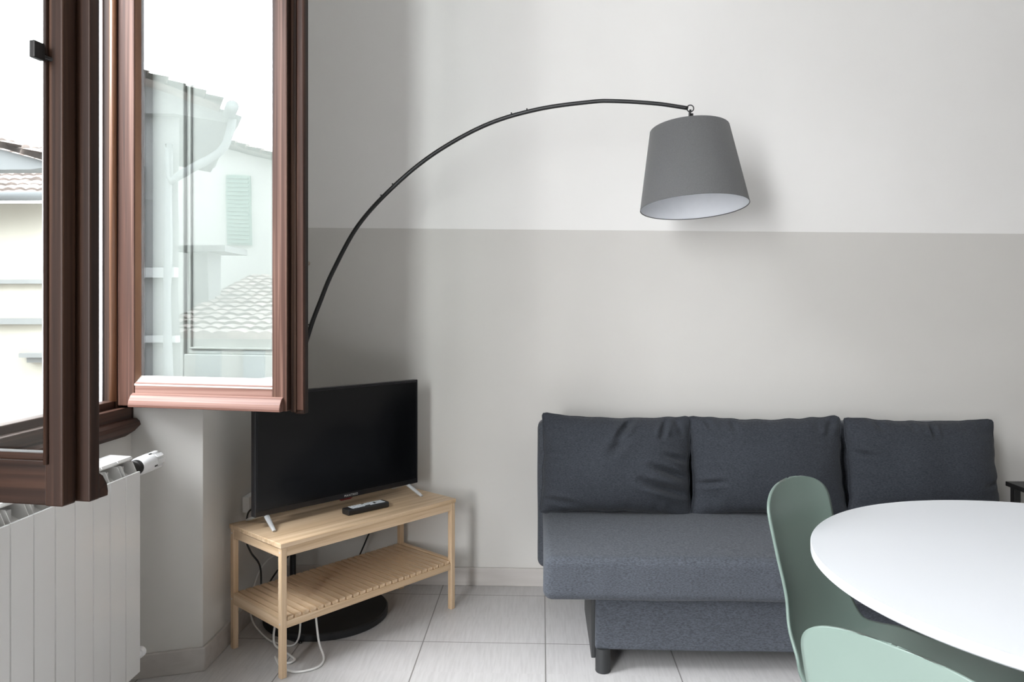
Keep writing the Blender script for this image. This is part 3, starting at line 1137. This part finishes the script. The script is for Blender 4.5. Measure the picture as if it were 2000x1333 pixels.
for (x, y) in ((0.212, 2.606), (1.67, 2.606), (0.212, 2.98), (1.67, 2.98)):
    bm = B(); lathe(bm, [(0, 0), (0.024, 0), (0.0262, 0.003), (0.0262, 0.085), (0, 0.085)], c=(x - SOX, y - SOY, 0), seg=32)
    auto_smooth(link('leg', bm, M['leg_plastic'], sofa))
bm = B(); box(bm, 0.150 - SOX, 0.178 - SOX, 3.00 - SOY, 3.03 - SOY, 0.262, 0.283)
link('hinge', bm, M['iron'], sofa, bevel=0.003)
for x in (0.35, 1.55):
    bm = B()
    box(bm, x - SOX - 0.02, x - SOX + 0.02, 2.95 - SOY, 3.17 - SOY, 0.262, 0.285)
    link('backrest_bracket', bm, M['iron'], sofa)


def crease_val(u, v, creases):
    d = 0.0
    for (u0, v0, u1, v1, dep, wid) in creases:
        a = Vector((u0, v0)); b = Vector((u1, v1)); p = Vector((u, v))
        ab = b - a
        t = max(0, min(1, (p - a).dot(ab) / ab.length_squared))
        q = a + ab * t
        dist = (p - q).length
        fall = math.sin(PI * (0.12 + 0.88 * t)) if t < 1 else 0.0
        d += 1.5 * dep * (0.25 + fall) * (math.exp(-(dist / wid) ** 2) - 0.55 * math.exp(-((dist - 1.7 * wid) / wid) ** 2))
    return d


def cushion(loc, w, h, t, lean, roll, yaw, seed, creases, label, corner=(1, 1, 1, 1)):
    n, m = 84, 60
    bm = B()
    grid = {}
    for side in (0, 1):
        for i in range(n + 1):
            for j in range(m + 1):
                u = -1 + 2 * i / n
                v = -1 + 2 * j / m
                if side == 1 and (i in (0, n) or j in (0, m)):
                    grid[(1, i, j)] = grid[(0, i, j)]
                    continue
                # outline: edges bow in between pointed corners
                cu, cv = abs(u) ** 1.0, abs(v)
                x = u * w / 2 * (1 - 0.035 * (1 - v * v) * (abs(u) ** 4))
                z = v * h / 2 * (1 - 0.085 * (1 - u * u) * (abs(v) ** 4))
                # corners slightly rounded
                cr = max(0, abs(u) - 0.93) / 0.07 * max(0, abs(v) - 0.93) / 0.07
                x -= math.copysign(0.006 * cr, u)
                z -= math.copysign(0.006 * cr, v)
                prof = (max(0, 1 - abs(u) ** 2.3) ** 0.6) * (max(0, 1 - abs(v) ** 2.1) ** 0.6)
                # the filling sits low
                sag = 1.0 + 0.16 * (-v)
                y = t / 2 * prof * sag
                nz = noise.noise(Vector((u * 2.2, v * 1.7, seed + side * 9)))
                y += prof * 0.012 * nz
                # gathers radiating from the seams
                edge = max(abs(u), abs(v))
                k = max(0.0, (edge - 0.62) / 0.38)
                g = noise.noise(Vector((u * 9 if abs(v) > abs(u) else v * 7, seed * 3.1, side * 2.0)))
                y += 0.010 * k * (1 - k) * 4 * g * 0.55
                if side == 0:
                    y -= crease_val(u, v, creases) * min(1.0, prof * 1.8)
                zz = z + 0.006 * (abs(v) ** 8) * noise.noise(Vector((u * 5, seed, v)))
                xx = x + 0.006 * (abs(u) ** 8) * noise.noise(Vector((v * 4, seed, u)))
                yy_ = -y if side == 0 else y
                grid[(side, i, j)] = bm.verts.new((xx, yy_, zz + h / 2))
    for side in (0, 1):
        for i in range(n):
            for j in range(m):
                q = [grid[(side, i, j)], grid[(side, i + 1, j)], grid[(side, i + 1, j + 1)], grid[(side, i, j + 1)]]
                bm.faces.new(q)
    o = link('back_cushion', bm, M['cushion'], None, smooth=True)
    o.location = loc
    o.rotation_euler = (math.radians(-lean), math.radians(roll), math.radians(yaw))
    # piped seam round the edge
    bm = B()
    loop = [Vector(grid_pos) for grid_pos in seam_points(w, h, seed)]
    tube(bm, loop + [loop[0]], 0.0032, 6, cap=False)
    sm_ = link('seam', bm, M['cushion'], o, smooth=True)
    tag(o, label, 'cushion', 'back cushions on the sofa')
    return o


def seam_points(w, h, seed):
    pts = []
    n, m = 84, 60

    def P(u, v):
        x = u * w / 2 * (1 - 0.035 * (1 - v * v) * (abs(u) ** 4))
        z = v * h / 2 * (1 - 0.085 * (1 - u * u) * (abs(v) ** 4))
        cr = max(0, abs(u) - 0.93) / 0.07 * max(0, abs(v) - 0.93) / 0.07
        x -= math.copysign(0.006 * cr, u)
        z -= math.copysign(0.006 * cr, v)
        zz = z + 0.006 * (abs(v) ** 8) * noise.noise(Vector((u * 5, seed, v)))
        xx = x + 0.006 * (abs(u) ** 8) * noise.noise(Vector((v * 4, seed, u)))
        return (xx, 0, zz + h / 2)
    for i in range(n):
        pts.append(P(-1 + 2 * i / n, -1))
    for j in range(m):
        pts.append(P(1, -1 + 2 * j / m))
    for i in range(n):
        pts.append(P(1 - 2 * i / n, 1))
    for j in range(m):
        pts.append(P(-1, 1 - 2 * j / m))
    return pts


cushion((0.298, 3.035, 0.424), 0.612, 0.405, 0.215, 9, 1.2, 0, 1.3,
        [(0.92, -0.55, 0.30, -0.28, 0.016, 0.07), (0.96, -0.25, 0.45, 0.02, 0.014, 0.06), (0.97, 0.10, 0.62, 0.24, 0.010, 0.05),
         (0.20, 0.97, -0.02, 0.50, 0.014, 0.05), (0.10, 0.55, -0.10, 0.20, 0.008, 0.07), (0.66, 0.98, 0.58, 0.55, 0.013, 0.04), (0.78, 0.98, 0.88, 0.62, 0.008, 0.04), (-0.95, -0.70, -0.55, -0.80, 0.010, 0.06)],
        'creased charcoal cushion at the left end of the sofa beside bare wall')
cushion((0.915, 3.040, 0.424), 0.618, 0.402, 0.205, 9, -0.4, 0, 4.7,
        [(-0.80, 0.98, -0.72, 0.75, 0.008, 0.04), (-0.45, 0.98, -0.42, 0.70, 0.007, 0.05), (0.88, 0.97, 0.78, 0.60, 0.008, 0.05), (-0.96, -0.35, -0.62, -0.30, 0.010, 0.05), (0.0, -0.97, 0.1, -0.7, 0.007, 0.06)],
        'charcoal cushion in the middle of the sofa behind the green chair back')
cushion((1.530, 3.040, 0.424), 0.600, 0.398, 0.21, 9, 0.3, 0, 8.9,
        [(0.12, 0.98, 0.10, 0.62, 0.012, 0.035), (-0.6, 0.98, -0.52, 0.75, 0.008, 0.05), (-0.15, 0.98, -0.12, 0.72, 0.007, 0.04), (0.97, -0.25, 0.72, -0.35, 0.010, 0.05), (-0.97, 0.3, -0.7, 0.22, 0.009, 0.05)],
        'charcoal cushion at the right end of the sofa behind the white table')

# ------------------------------------------------------------------ round pedestal table
TX, TY, TR = 1.127, 1.516, 0.555
tb = tag(empty('dining_table', (TX, TY, 0)), 'round white pedestal dining table in front of the sofa', 'table')
bm = B()
lathe(bm, [(0, 0.724), (TR - 0.003, 0.724), (TR, 0.727), (TR, 0.7435), (TR - 0.0015, 0.745), (0, 0.745)], seg=160)
auto_smooth(link('tabletop', bm, M['table'], tb), 25)
bm = B()
prof = [(0.0, 0.0), (0.255, 0.0), (0.262, 0.004), (0.258, 0.011), (0.20, 0.022), (0.13, 0.042), (0.08, 0.080), (0.05, 0.15), (0.038, 0.25), (0.034, 0.38), (0.038, 0.50), (0.052, 0.60), (0.085, 0.665), (0.14, 0.700), (0.17, 0.724), (0, 0.724)]
lathe(bm, prof, seg=64)
auto_smooth(link('pedestal', bm, M['table'], tb), 50)


# ------------------------------------------------------------------ green shell chairs
def spline1(pts, s):
    """catmull-rom through (s, value...)"""
    k = 0
    while k < len(pts) - 2 and s > pts[k + 1][0]:
        k += 1
    a = pts[max(k - 1, 0)]; b = pts[k]; c = pts[k + 1]; d = pts[min(k + 2, len(pts) - 1)]
    t = (s - b[0]) / (c[0] - b[0])
    out = []
    for q in range(1, len(b)):
        m1 = (c[q] - a[q]) / max(1e-6, (c[0] - a[0])) * (c[0] - b[0])
        m2 = (d[q] - b[q]) / max(1e-6, (d[0] - b[0])) * (c[0] - b[0])
        out.append((2 * t ** 3 - 3 * t * t + 1) * b[q] + (t ** 3 - 2 * t * t + t) * m1 + (-2 * t ** 3 + 3 * t * t) * c[q] + (t ** 3 - t * t) * m2)
    return out


#            s     y(fwd)   z      halfwidth  edge_fwd  edge_up
PROF = [(0.00, 0.250, 0.400, 0.150, 0.000, 0.004),
        (0.06, 0.235, 0.427, 0.195, 0.000, 0.004),
        (0.18, 0.150, 0.438, 0.238, 0.000, 0.004),
        (0.32, 0.020, 0.430, 0.250, 0.000, 0.008),
        (0.44, -0.072, 0.435, 0.240, 0.003, 0.012),
        (0.49, -0.120, 0.445, 0.205, 0.010, 0.010),
        (0.53, -0.150, 0.466, 0.172, 0.016, 0.006),
        (0.60, -0.181, 0.522, 0.158, 0.021, 0.003),
        (0.70, -0.197, 0.597, 0.146, 0.022, 0.000),
        (0.82, -0.215, 0.687, 0.150, 0.020, 0.000),
        (0.92, -0.232, 0.772, 0.152, 0.018, 0.000),
        (1.00, -0.245, 0.837, 0.148, 0.016, 0.000)]


def shell_bm():
    bm = B()
    N, K = 120, 36
    rows = []
    for i in range(N + 1):
        s = 1 - (1 - i / N) ** 1.35
        y, z, w, ef, eu = spline1(PROF, s)
        if s > 0.91:
            q = (s - 0.91) / 0.09
            k_ = max(0.0, 1 - q ** 2.6) ** 0.42 if q < 0.9995 else 0.0
            k_ = max(k_, 0.05)
            w *= k_
            ef *= k_ * k_
        if s < 0.05:
            q = 1 - s / 0.05
            w *= (1 - 0.25 * q * q)
        row = []
        for j in range(K + 1):
            u = -1 + 2 * j / K
            # keep columns evenly spaced in width
            c = abs(u) ** 2.6
            hollow = (1 - u * u) ** 2 * 0.0
            row.append(bm.verts.new((u * w, y + ef * c, z + eu * c - hollow)))
        rows.append(row)
    for a, b in zip(rows[:-1], rows[1:]):
        for j in range(K):
            bm.faces.new((a[j], a[j + 1], b[j + 1], b[j]))
    return bm


_shell_mesh = None


def chair(loc, face, label):
    """face = heading (radians) the sitter looks along; local +y is forward"""
    global _shell_mesh
    root = tag(empty('shell_chair', (loc[0], loc[1], 0), face - PI / 2), label, 'chair', 'green shell chairs around the white table')
    if _shell_mesh is None:
        o = link('seat_shell', shell_bm(), M['chair'], root, smooth=True)
        _shell_mesh = o.data
    else:
        o = bpy.data.objects.new('seat_shell', _shell_mesh)
        COL.objects.link(o); o.parent = root
    md = o.modifiers.new('thickness', 'SOLIDIFY')
    md.thickness = 0.0065
    md.offset = 0
    # under-frame and four legs
    bm = B()
    box(bm, -0.13, 0.13, 0.08, 0.10, 0.395, 0.412)
    box(bm, -0.13, 0.13, -0.10, -0.08, 0.395, 0.412)
    box(bm, -0.13, -0.11, -0.10, 0.10, 0.395, 0.412)
    box(bm, 0.11, 0.13, -0.10, 0.10, 0.395, 0.412)
    for (x, y) in ((-0.12, 0.09), (0.12, 0.09), (-0.12, -0.09), (0.12, -0.09)):
        lathe(bm, [(0, 0.41), (0.014, 0.41), (0.014, 0.428), (0, 0.428)], c=(x, y, 0), seg=12)
    link('seat_frame', bm, M['chair_leg'], root, bevel=0.003)
    for sx, sy in ((-1, 1), (1, 1), (-1, -1), (1, -1)):
        bm = B()
        tube(bm, catmull([(sx * 0.12, sy * 0.09, 0.405), (sx * 0.16, sy * 0.125, 0.388), (sx * 0.19, sy * 0.16, 0.33), (sx * 0.225, sy * 0.21, 0.0)], 6), 0.0115, 12)
        link('leg', bm, M['chair_leg'], root, smooth=True)
    return root


FA = -0.805
chair((0.795, 1.735), FA, 'sage green shell chair seen from the front, between sofa and table')
FB = math.atan2(0.60, 0.80)
chair((0.645, 1.117), FB, 'pale green shell chair nearest the camera, only its back corner showing')

# ------------------------------------------------------------------ black side table with a lamp at the right edge
stb = tag(empty('side_table', (2.25, 3.12, 0)), 'small black side table beyond the right end of the sofa', 'side table')
bm = B(); box(bm, -0.225, 0.225, -0.22, 0.22, 0.488, 0.508)
link('tabletop', bm, M['black_plastic'], stb, bevel=0.002)
for sx in (-1, 1):
    for sy in (-1, 1):
        bm = B(); box(bm, sx * 0.2 - 0.014, sx * 0.2 + 0.014, sy * 0.19 - 0.014, sy * 0.19 + 0.014, 0, 0.488)
        link('leg', bm, M['black_plastic'], stb, bevel=0.002)
tl = tag(empty('table_lamp', (2.135, 3.06, 0.508)), 'black object standing on the small black side table', 'lamp')
bm = B(); lathe(bm, [(0, 0), (0.070, 0), (0.072, 0.01), (0.050, 0.03), (0.02, 0.05), (0.01, 0.07), (0.01, 0.20), (0, 0.20)], seg=32)
link('lamp_base', bm, M['black_metal'], tl, smooth=True)
bm = B(); lathe(bm, [(0.075, 0.18), (0.050, 0.30), (0.048, 0.30), (0.073, 0.18)], seg=32, close=True)
link('lamp_shade', bm, M['black_metal'], tl, smooth=True)

# ------------------------------------------------------------------ sockets, cables, small wall details
sk = tag(empty('wall_socket', (LX, 2.965, 0.455)), 'white surface mounted wall socket behind the television', 'socket')
bm = B(); box(bm, 0, 0.028, -0.065, 0.075, 0.0, 0.062)
link('cover', bm, M['white_plastic'], sk, bevel=0.003)
bm = B(); box(bm, 0.028, 0.055, -0.005, 0.045, 0.006, 0.040)
link('plug', bm, M['black_plastic'], sk, bevel=0.004)


def cord(name, pts, r, mat, label, n=8):
    bm = B()
    tube(bm, catmull(pts, n), r, 8)
    return tag(link(name, bm, mat, None, smooth=True), label, 'cord')


cord('power_cord', [(LX + 0.050, 2.975, 0.478), (LX + 0.058, 2.94, 0.476), (LX + 0.035, 2.905, 0.468), (LX + 0.020, 2.900, 0.44), (LX + 0.018, 2.89, 0.36), (LX + 0.035, 2.90, 0.30), (LX + 0.06, 2.93, 0.235), (LX + 0.065, 2.93, 0.14), (LX + 0.07, 2.92, 0.05), (LX + 0.12, 2.87, 0.006), (LX + 0.22, 2.80, 0.005), (LX + 0.28, 2.77, 0.005)], 0.0038, M['black_cord'], 'black power cord hanging from the wall socket behind bench')
cord('aerial_cord', [(-0.86, 3.34, 0.60), (-0.90, 3.33, 0.46), (-0.99, 3.28, 0.34), (-1.12, 3.18, 0.16), (-1.165, 3.12, 0.08), (-1.16, 3.05, 0.012), (-1.13, 2.98, 0.006)], 0.0036, M['black_cord'], 'black cord running slantwise down the corner behind the bench')
cord('lamp_cord', [(-0.72, 3.33, 0.45), (-0.74, 3.32, 0.34), (-0.79, 3.32, 0.22), (-0.84, 3.33, 0.10), (-0.85, 3.34, 0.010)], 0.0034, M['black_cord'], 'short black cord hanging behind the right half of the bench')
cord('extension_cord', [(-0.68, 3.32, 0.44), (-0.76, 3.28, 0.36), (-0.86, 3.24, 0.30), (-0.98, 3.20, 0.27), (-1.10, 3.12, 0.235), (-1.152, 3.03, 0.20), (-1.158, 2.93, 0.12), (-1.130, 2.86, 0.05), (-1.05, 2.80, 0.007), (-0.98, 2.755, 0.006), (-0.93, 2.745, 0.006), (-0.90, 2.73, 0.05), (-0.885, 2.70, 0.165)], 0.0036, M['white_cord'], 'white cord sweeping behind the bench then along the skirting')


def fl(x, y):
    """floor point from the plan sketch of the loop"""
    return (x, y, 0.0045)


cord('loose_cord', [(-0.955, 2.735, 0.165), (-0.985, 2.72, 0.10), (-0.985, 2.705, 0.03), (-0.945, 2.700, 0.0045), (-0.910, 2.665, 0.0045), (-0.885, 2.635, 0.0045), (-0.900, 2.610, 0.0045), (-0.945, 2.632, 0.0045),
                    (-0.963, 2.655, 0.0045), (-0.930, 2.600, 0.0045), (-0.890, 2.560, 0.0045), (-0.850, 2.548, 0.0045), (-0.805, 2.565, 0.0045), (-0.780, 2.600, 0.0045), (-0.785, 2.650, 0.01), (-0.815, 2.690, 0.05), (-0.832, 2.70, 0.165)], 0.0042, M['white_cord'], 'loose white cord looping on the floor round the near bench leg')

bm = B()
lathe(bm, [(0, 0), (0.010, 0), (0.010, 0.003), (0.006, 0.006), (0.003, 0.008), (0.0028, 0.014), (0, 0.015)], seg=20, mtx=Matrix.Translation((-1.076, WY, 1.471)) @ Matrix.Rotation(PI / 2, 4, 'X'))
tag(link('wall_hook', bm, M['putty'], None, smooth=True), 'tiny pale knob on the back wall beside the window leaf', 'hook')
bm = B()
lathe(bm, [(0, 0), (0.006, 0), (0.006, 0.006), (0, 0.007)], seg=14, mtx=Matrix.Translation((LX, 2.80, 0.335)) @ Matrix.Rotation(PI / 2, 4, 'Y'))
tag(link('wall_plug', bm, M['iron'], None, smooth=True), 'small dark peg low on the left wall behind bench', 'peg')

# ------------------------------------------------------------------ outdoors
bm = B(); box(bm, -60, -1.75, -40, 50, -6.2, -6.0)
tag(link('street_ground', bm, M['ext_ground']), 'paved street far below the window', 'street', kind='structure')


def tiled_roof(bm, o, eave, slope, nu, nv, amp=0.030, thick=0.05):
    """corrugated pan-tile slab: o corner, eave vector, slope vector (up the roof)"""
    o = Vector(o); e = Vector(eave); s = Vector(slope)
    n = e.cross(s).normalized()
    if n.z < 0:
        n = -n
    cols = nu * 4
    for j in range(nv):
        ra, rb_ = [], []
        for i in range(cols + 1):
            t = i / cols
            h = amp * abs(math.sin(PI * t * nu))
            jit = 0.02 * noise.noise(Vector((int(t * nu) * 1.7, j * 2.3, 1)))
            ra.append(bm.verts.new(o + e * t + s * (j / nv) + n * (h + 0.045 + jit)))
            rb_.append(bm.verts.new(o + e * t + s * ((j + 1.12) / nv) + n * (h * 0.8 + 0.010 + jit)))
        lo = [bm.verts.new(o + e * (i / cols) + s * (j / nv) + n * (-thick)) for i in range(cols + 1)]
        for i in range(cols):
            bm.faces.new((ra[i], ra[i + 1], rb_[i + 1], rb_[i]))
            bm.faces.new((lo[i], lo[i + 1], ra[i + 1], ra[i]))
    v = [bm.verts.new(p - n * thick) for p in (o, o + e, o + e + s, o + s)]
    bm.faces.new(v)


def ext_building(name, frame, label):
    """frame: function local (x, dist, z)->world; children authored in world space under an Empty"""
    root = tag(empty(name, frame(0, 0, 0)), label, 'building')
    inv = Matrix.Translation(root.location).inverted()

    def part(nm, bm, mat, **k):
        o = link(nm, bm, mat, root, **k)
        o.matrix_parent_inverse = inv
        return o
    return root, part


def fbox(bm, f, x0, x1, d0, d1, z0, z1):
    for v in box(bm, x0, x1, d0, d1, z0, z1):
        v.co = f(*v.co)


def fprism(bm, f, plan, z0, z1):
    n = len(plan)
    lo = [bm.verts.new(f(x, d, z0)) for x, d in plan]
    hi = [bm.verts.new(f(x, d, z1)) for x, d in plan]
    bm.faces.new(lo); bm.faces.new(list(reversed(hi)))
    for i in range(n):
        j = (i + 1) % n
        bm.faces.new((lo[i], lo[j], hi[j], hi[i]))


# the house seen straight through the near window leaf, facade square to the room
def fs(x, d, z):
    return Vector((x, d, z))


root, part = ext_building('facade_house', lambda x, d, z: Vector((-11.5, 12.2, -6.0)), 'cream house with tiled roof and grey gutter seen through near window leaf')
bm = B(); fbox(bm, fs, -16, -7.6, 12.2, 18, -6, 3.02); part('wall', bm, M['ext_cream'])
for z0, z1 in ((1.66, 1.73), (0.98, 1.08)):
    bm = B(); fbox(bm, fs, -16, -7.6, 12.12, 12.2, z0, z1); part('ledge', bm, M['ext_trim'])
bm = B(); fbox(bm, fs, -8.68, -7.7, 12.02, 12.2, 0.43, 0.50); fbox(bm, fs, -8.6, -7.8, 12.10, 12.2, 0.34, 0.43)
part('window_cornice', bm, M['ext_trim'])
bm = B(); tiled_roof(bm, (-16, 11.75, 3.05), (8.8, 0, 0), (0, 4.2, 1.75), 44, 12); part('roof', bm, M['ext_tile'])
bm = B(); tube(bm, [(-16, 11.70, 3.08), (-7.1, 11.70, 3.06)], 0.075, 12); part('gutter', bm, M['ext_gutter'], smooth=True)
root, part = ext_building('eaves_house', lambda x, d, z: Vector((-9.5, 9.2, -6.0)), 'house whose grey eaves jut above the cream house roof')
bm = B(); fbox(bm, fs, -12, -7.1, 9.05, 9.25, -6, 2.98); part('wall', bm, M['ext_cream'])
bm = B(); tiled_roof(bm, (-6.1, 8.9, 3.12), (-0.0, 0.5, 0.0), (-4.2, 0, 1.25), 3, 14); part('roof', bm, M['ext_tile'])
bm = B()
prism(bm, [(-5.98, 3.03), (-6.35, 2.98), (-12, 2.98), (-12, 4.5), (-10.3, 4.20)], 'y', 9.0, 9.25)
part('soffit', bm, M['ext_gutter'])

# the alley opposite, seen mirrored in the pane of the far window leaf; f: x across, d away along the alley
_O = Vector((0.857, 4.189, 0)); _R = Vector((0.9031, -0.4294, 0)); _D = Vector((-0.4294, -0.9031, 0))


def fa(x, d, z):
    return _O + _R * x + _D * d + Vector((0, 0, z))


root, part = ext_building('corner_house', lambda x, d, z: fa(-5.5, 9.0, -6.0), 'grey corner house with louvred shutters mirrored in the window pane')
bm = B(); fprism(bm, fa, [(-8.0, 9.0), (-3.78, 9.0), (-5.3, 12.4), (-9.0, 12.4)], -6, 3.55); part('wall', bm, M['ext_grey'])
bm = B()
pr_ = [(-8.0, 3.55), (-3.78, 3.55), (-3.02, 3.42), (-2.98, 3.52), (-4.55, 4.12), (-8.0, 5.2)]
lo = [bm.verts.new(fa(x, 8.85, z)) for x, z in pr_]; hi = [bm.verts.new(fa(x - 1.5, 12.0, z)) for x, z in pr_]
bm.faces.new(lo); bm.faces.new(list(reversed(hi)))
for i in range(len(pr_)):
    j = (i + 1) % len(pr_)
    bm.faces.new((lo[i], lo[j], hi[j], hi[i]))
part('gable', bm, M['ext_grey'])
bm = B()
tiled_roof(bm, fa(-3.1, 8.55, 3.62), _D * 3.4 - _R * 1.55, _R * -4.7 + Vector((0, 0, 1.62)), 17, 22); part('roof', bm, M['ext_tile'])
bm = B(); tube(bm, [fa(-2.98, 8.5, 3.55), fa(-4.5, 12.0, 3.55)], 0.07, 12)
part('gutter', bm, M['ext_gutter'], smooth=True)
bm = B(); tube(bm, catmull([fa(-3.08, 8.8, 3.48), fa(-3.12, 8.8, 3.28), fa(-3.25, 8.82, 3.08), fa(-3.80, 8.86, 2.75), fa(-3.86, 8.88, 2.5), fa(-3.86, 8.88, -6.0)], 6), 0.05, 10)
part('downpipe', bm, M['ext_gutter'], smooth=True)
for z0, z1 in ((1.85, 2.95), (-0.1, 0.85)):
    bm = B()
    fbox(bm, fa, -4.62, -4.20, 8.93, 9.0, z0, z1)
    k = z0 + 0.03
    while k < z1 - 0.03:
        fbox(bm, fa, -4.60, -4.22, 8.90, 8.94, k, k + 0.035)
        k += 0.075
    part('louvred_shutter', bm, M['ext_dark'])
for z0, z1 in ((1.62, 1.74), (0.85, 0.93)):
    bm = B(); fbox(bm, fa, -8.0, -3.78, 8.88, 9.0, z0, z1); part('cornice', bm, M['ext_trim'])
root, part = ext_building('shuttered_house', lambda x, d, z: fa(-4.5, 16, -6.0), 'pale house with green louvred shutter mirrored in the window pane')
bm = B(); fbox(bm, fa, -7.4, -2.0, 16.0, 20, -6, 4.2)
pr_ = [(-7.4, 4.2), (-2.0, 4.2), (-2.0, 3.7), (-2.0, 3.65), (-7.4, 5.15)]
part('wall', bm, M['ext_white'])
bm = B()
pr_ = [(-7.4, 4.2), (-4.0, 4.2), (-7.4, 5.10)]
lo = [bm.verts.new(fa(x, 16.0, z)) for x, z in pr_]; hi = [bm.verts.new(fa(x, 20.0, z)) for x, z in pr_]
bm.faces.new(lo); bm.faces.new(list(reversed(hi)))
for i in range(3):
    j = (i + 1) % 3
    bm.faces.new((lo[i], lo[j], hi[j], hi[i]))
part('gable', bm, M['ext_white'])
bm = B(); tiled_roof(bm, fa(-3.6, 15.6, 4.16), _D * 4.6, _R * -4.0 + Vector((0, 0, 1.17)), 18, 16); part('roof', bm, M['ext_tile'])
bm = B()
fbox(bm, fa, -5.62, -5.15, 15.93, 16.0, 2.58, 4.06)
k = 2.62
while k < 4.0:
    fbox(bm, fa, -5.59, -5.18, 15.90, 15.94, k, k + 0.04)
    k += 0.085
part('louvred_shutter', bm, M['ext_shutter'])
bm = B(); fbox(bm, fa, -6.9, -6.45, 16.4, 16.9, 4.6, 6.1); part('chimney', bm, M['ext_white'])
root, part = ext_building('low_house', lambda x, d, z: fa(-3.8, 11, -6.0), 'low house with broad tiled roof mirrored in the window pane')
bm = B(); fbox(bm, fa, -4.7, -1.5, 11.3, 15.2, -6, 0.92); part('wall', bm, M['ext_white'])
bm = B(); tiled_roof(bm, fa(-5.0, 10.9, 0.86), _R * 3.6, _D * 4.4 + Vector((0, 0, 1.05)), 16, 16); part('roof', bm, M['ext_tile'])
for x0 in (-4.45, -3.78):
    bm = B(); fbox(bm, fa, x0, x0 + 0.34, 11.22, 11.3, -0.3, 0.62); part('window', bm, M['ext_pane'])
bm = B(); fbox(bm, fa, -5.2, -4.9 + 0.05, 12.8, 13.4, 1.2, 2.2); fbox(bm, fa, -5.3, -4.5, 12.6, 13.6, 2.2, 2.30)
part('dormer', bm, M['ext_grey'])
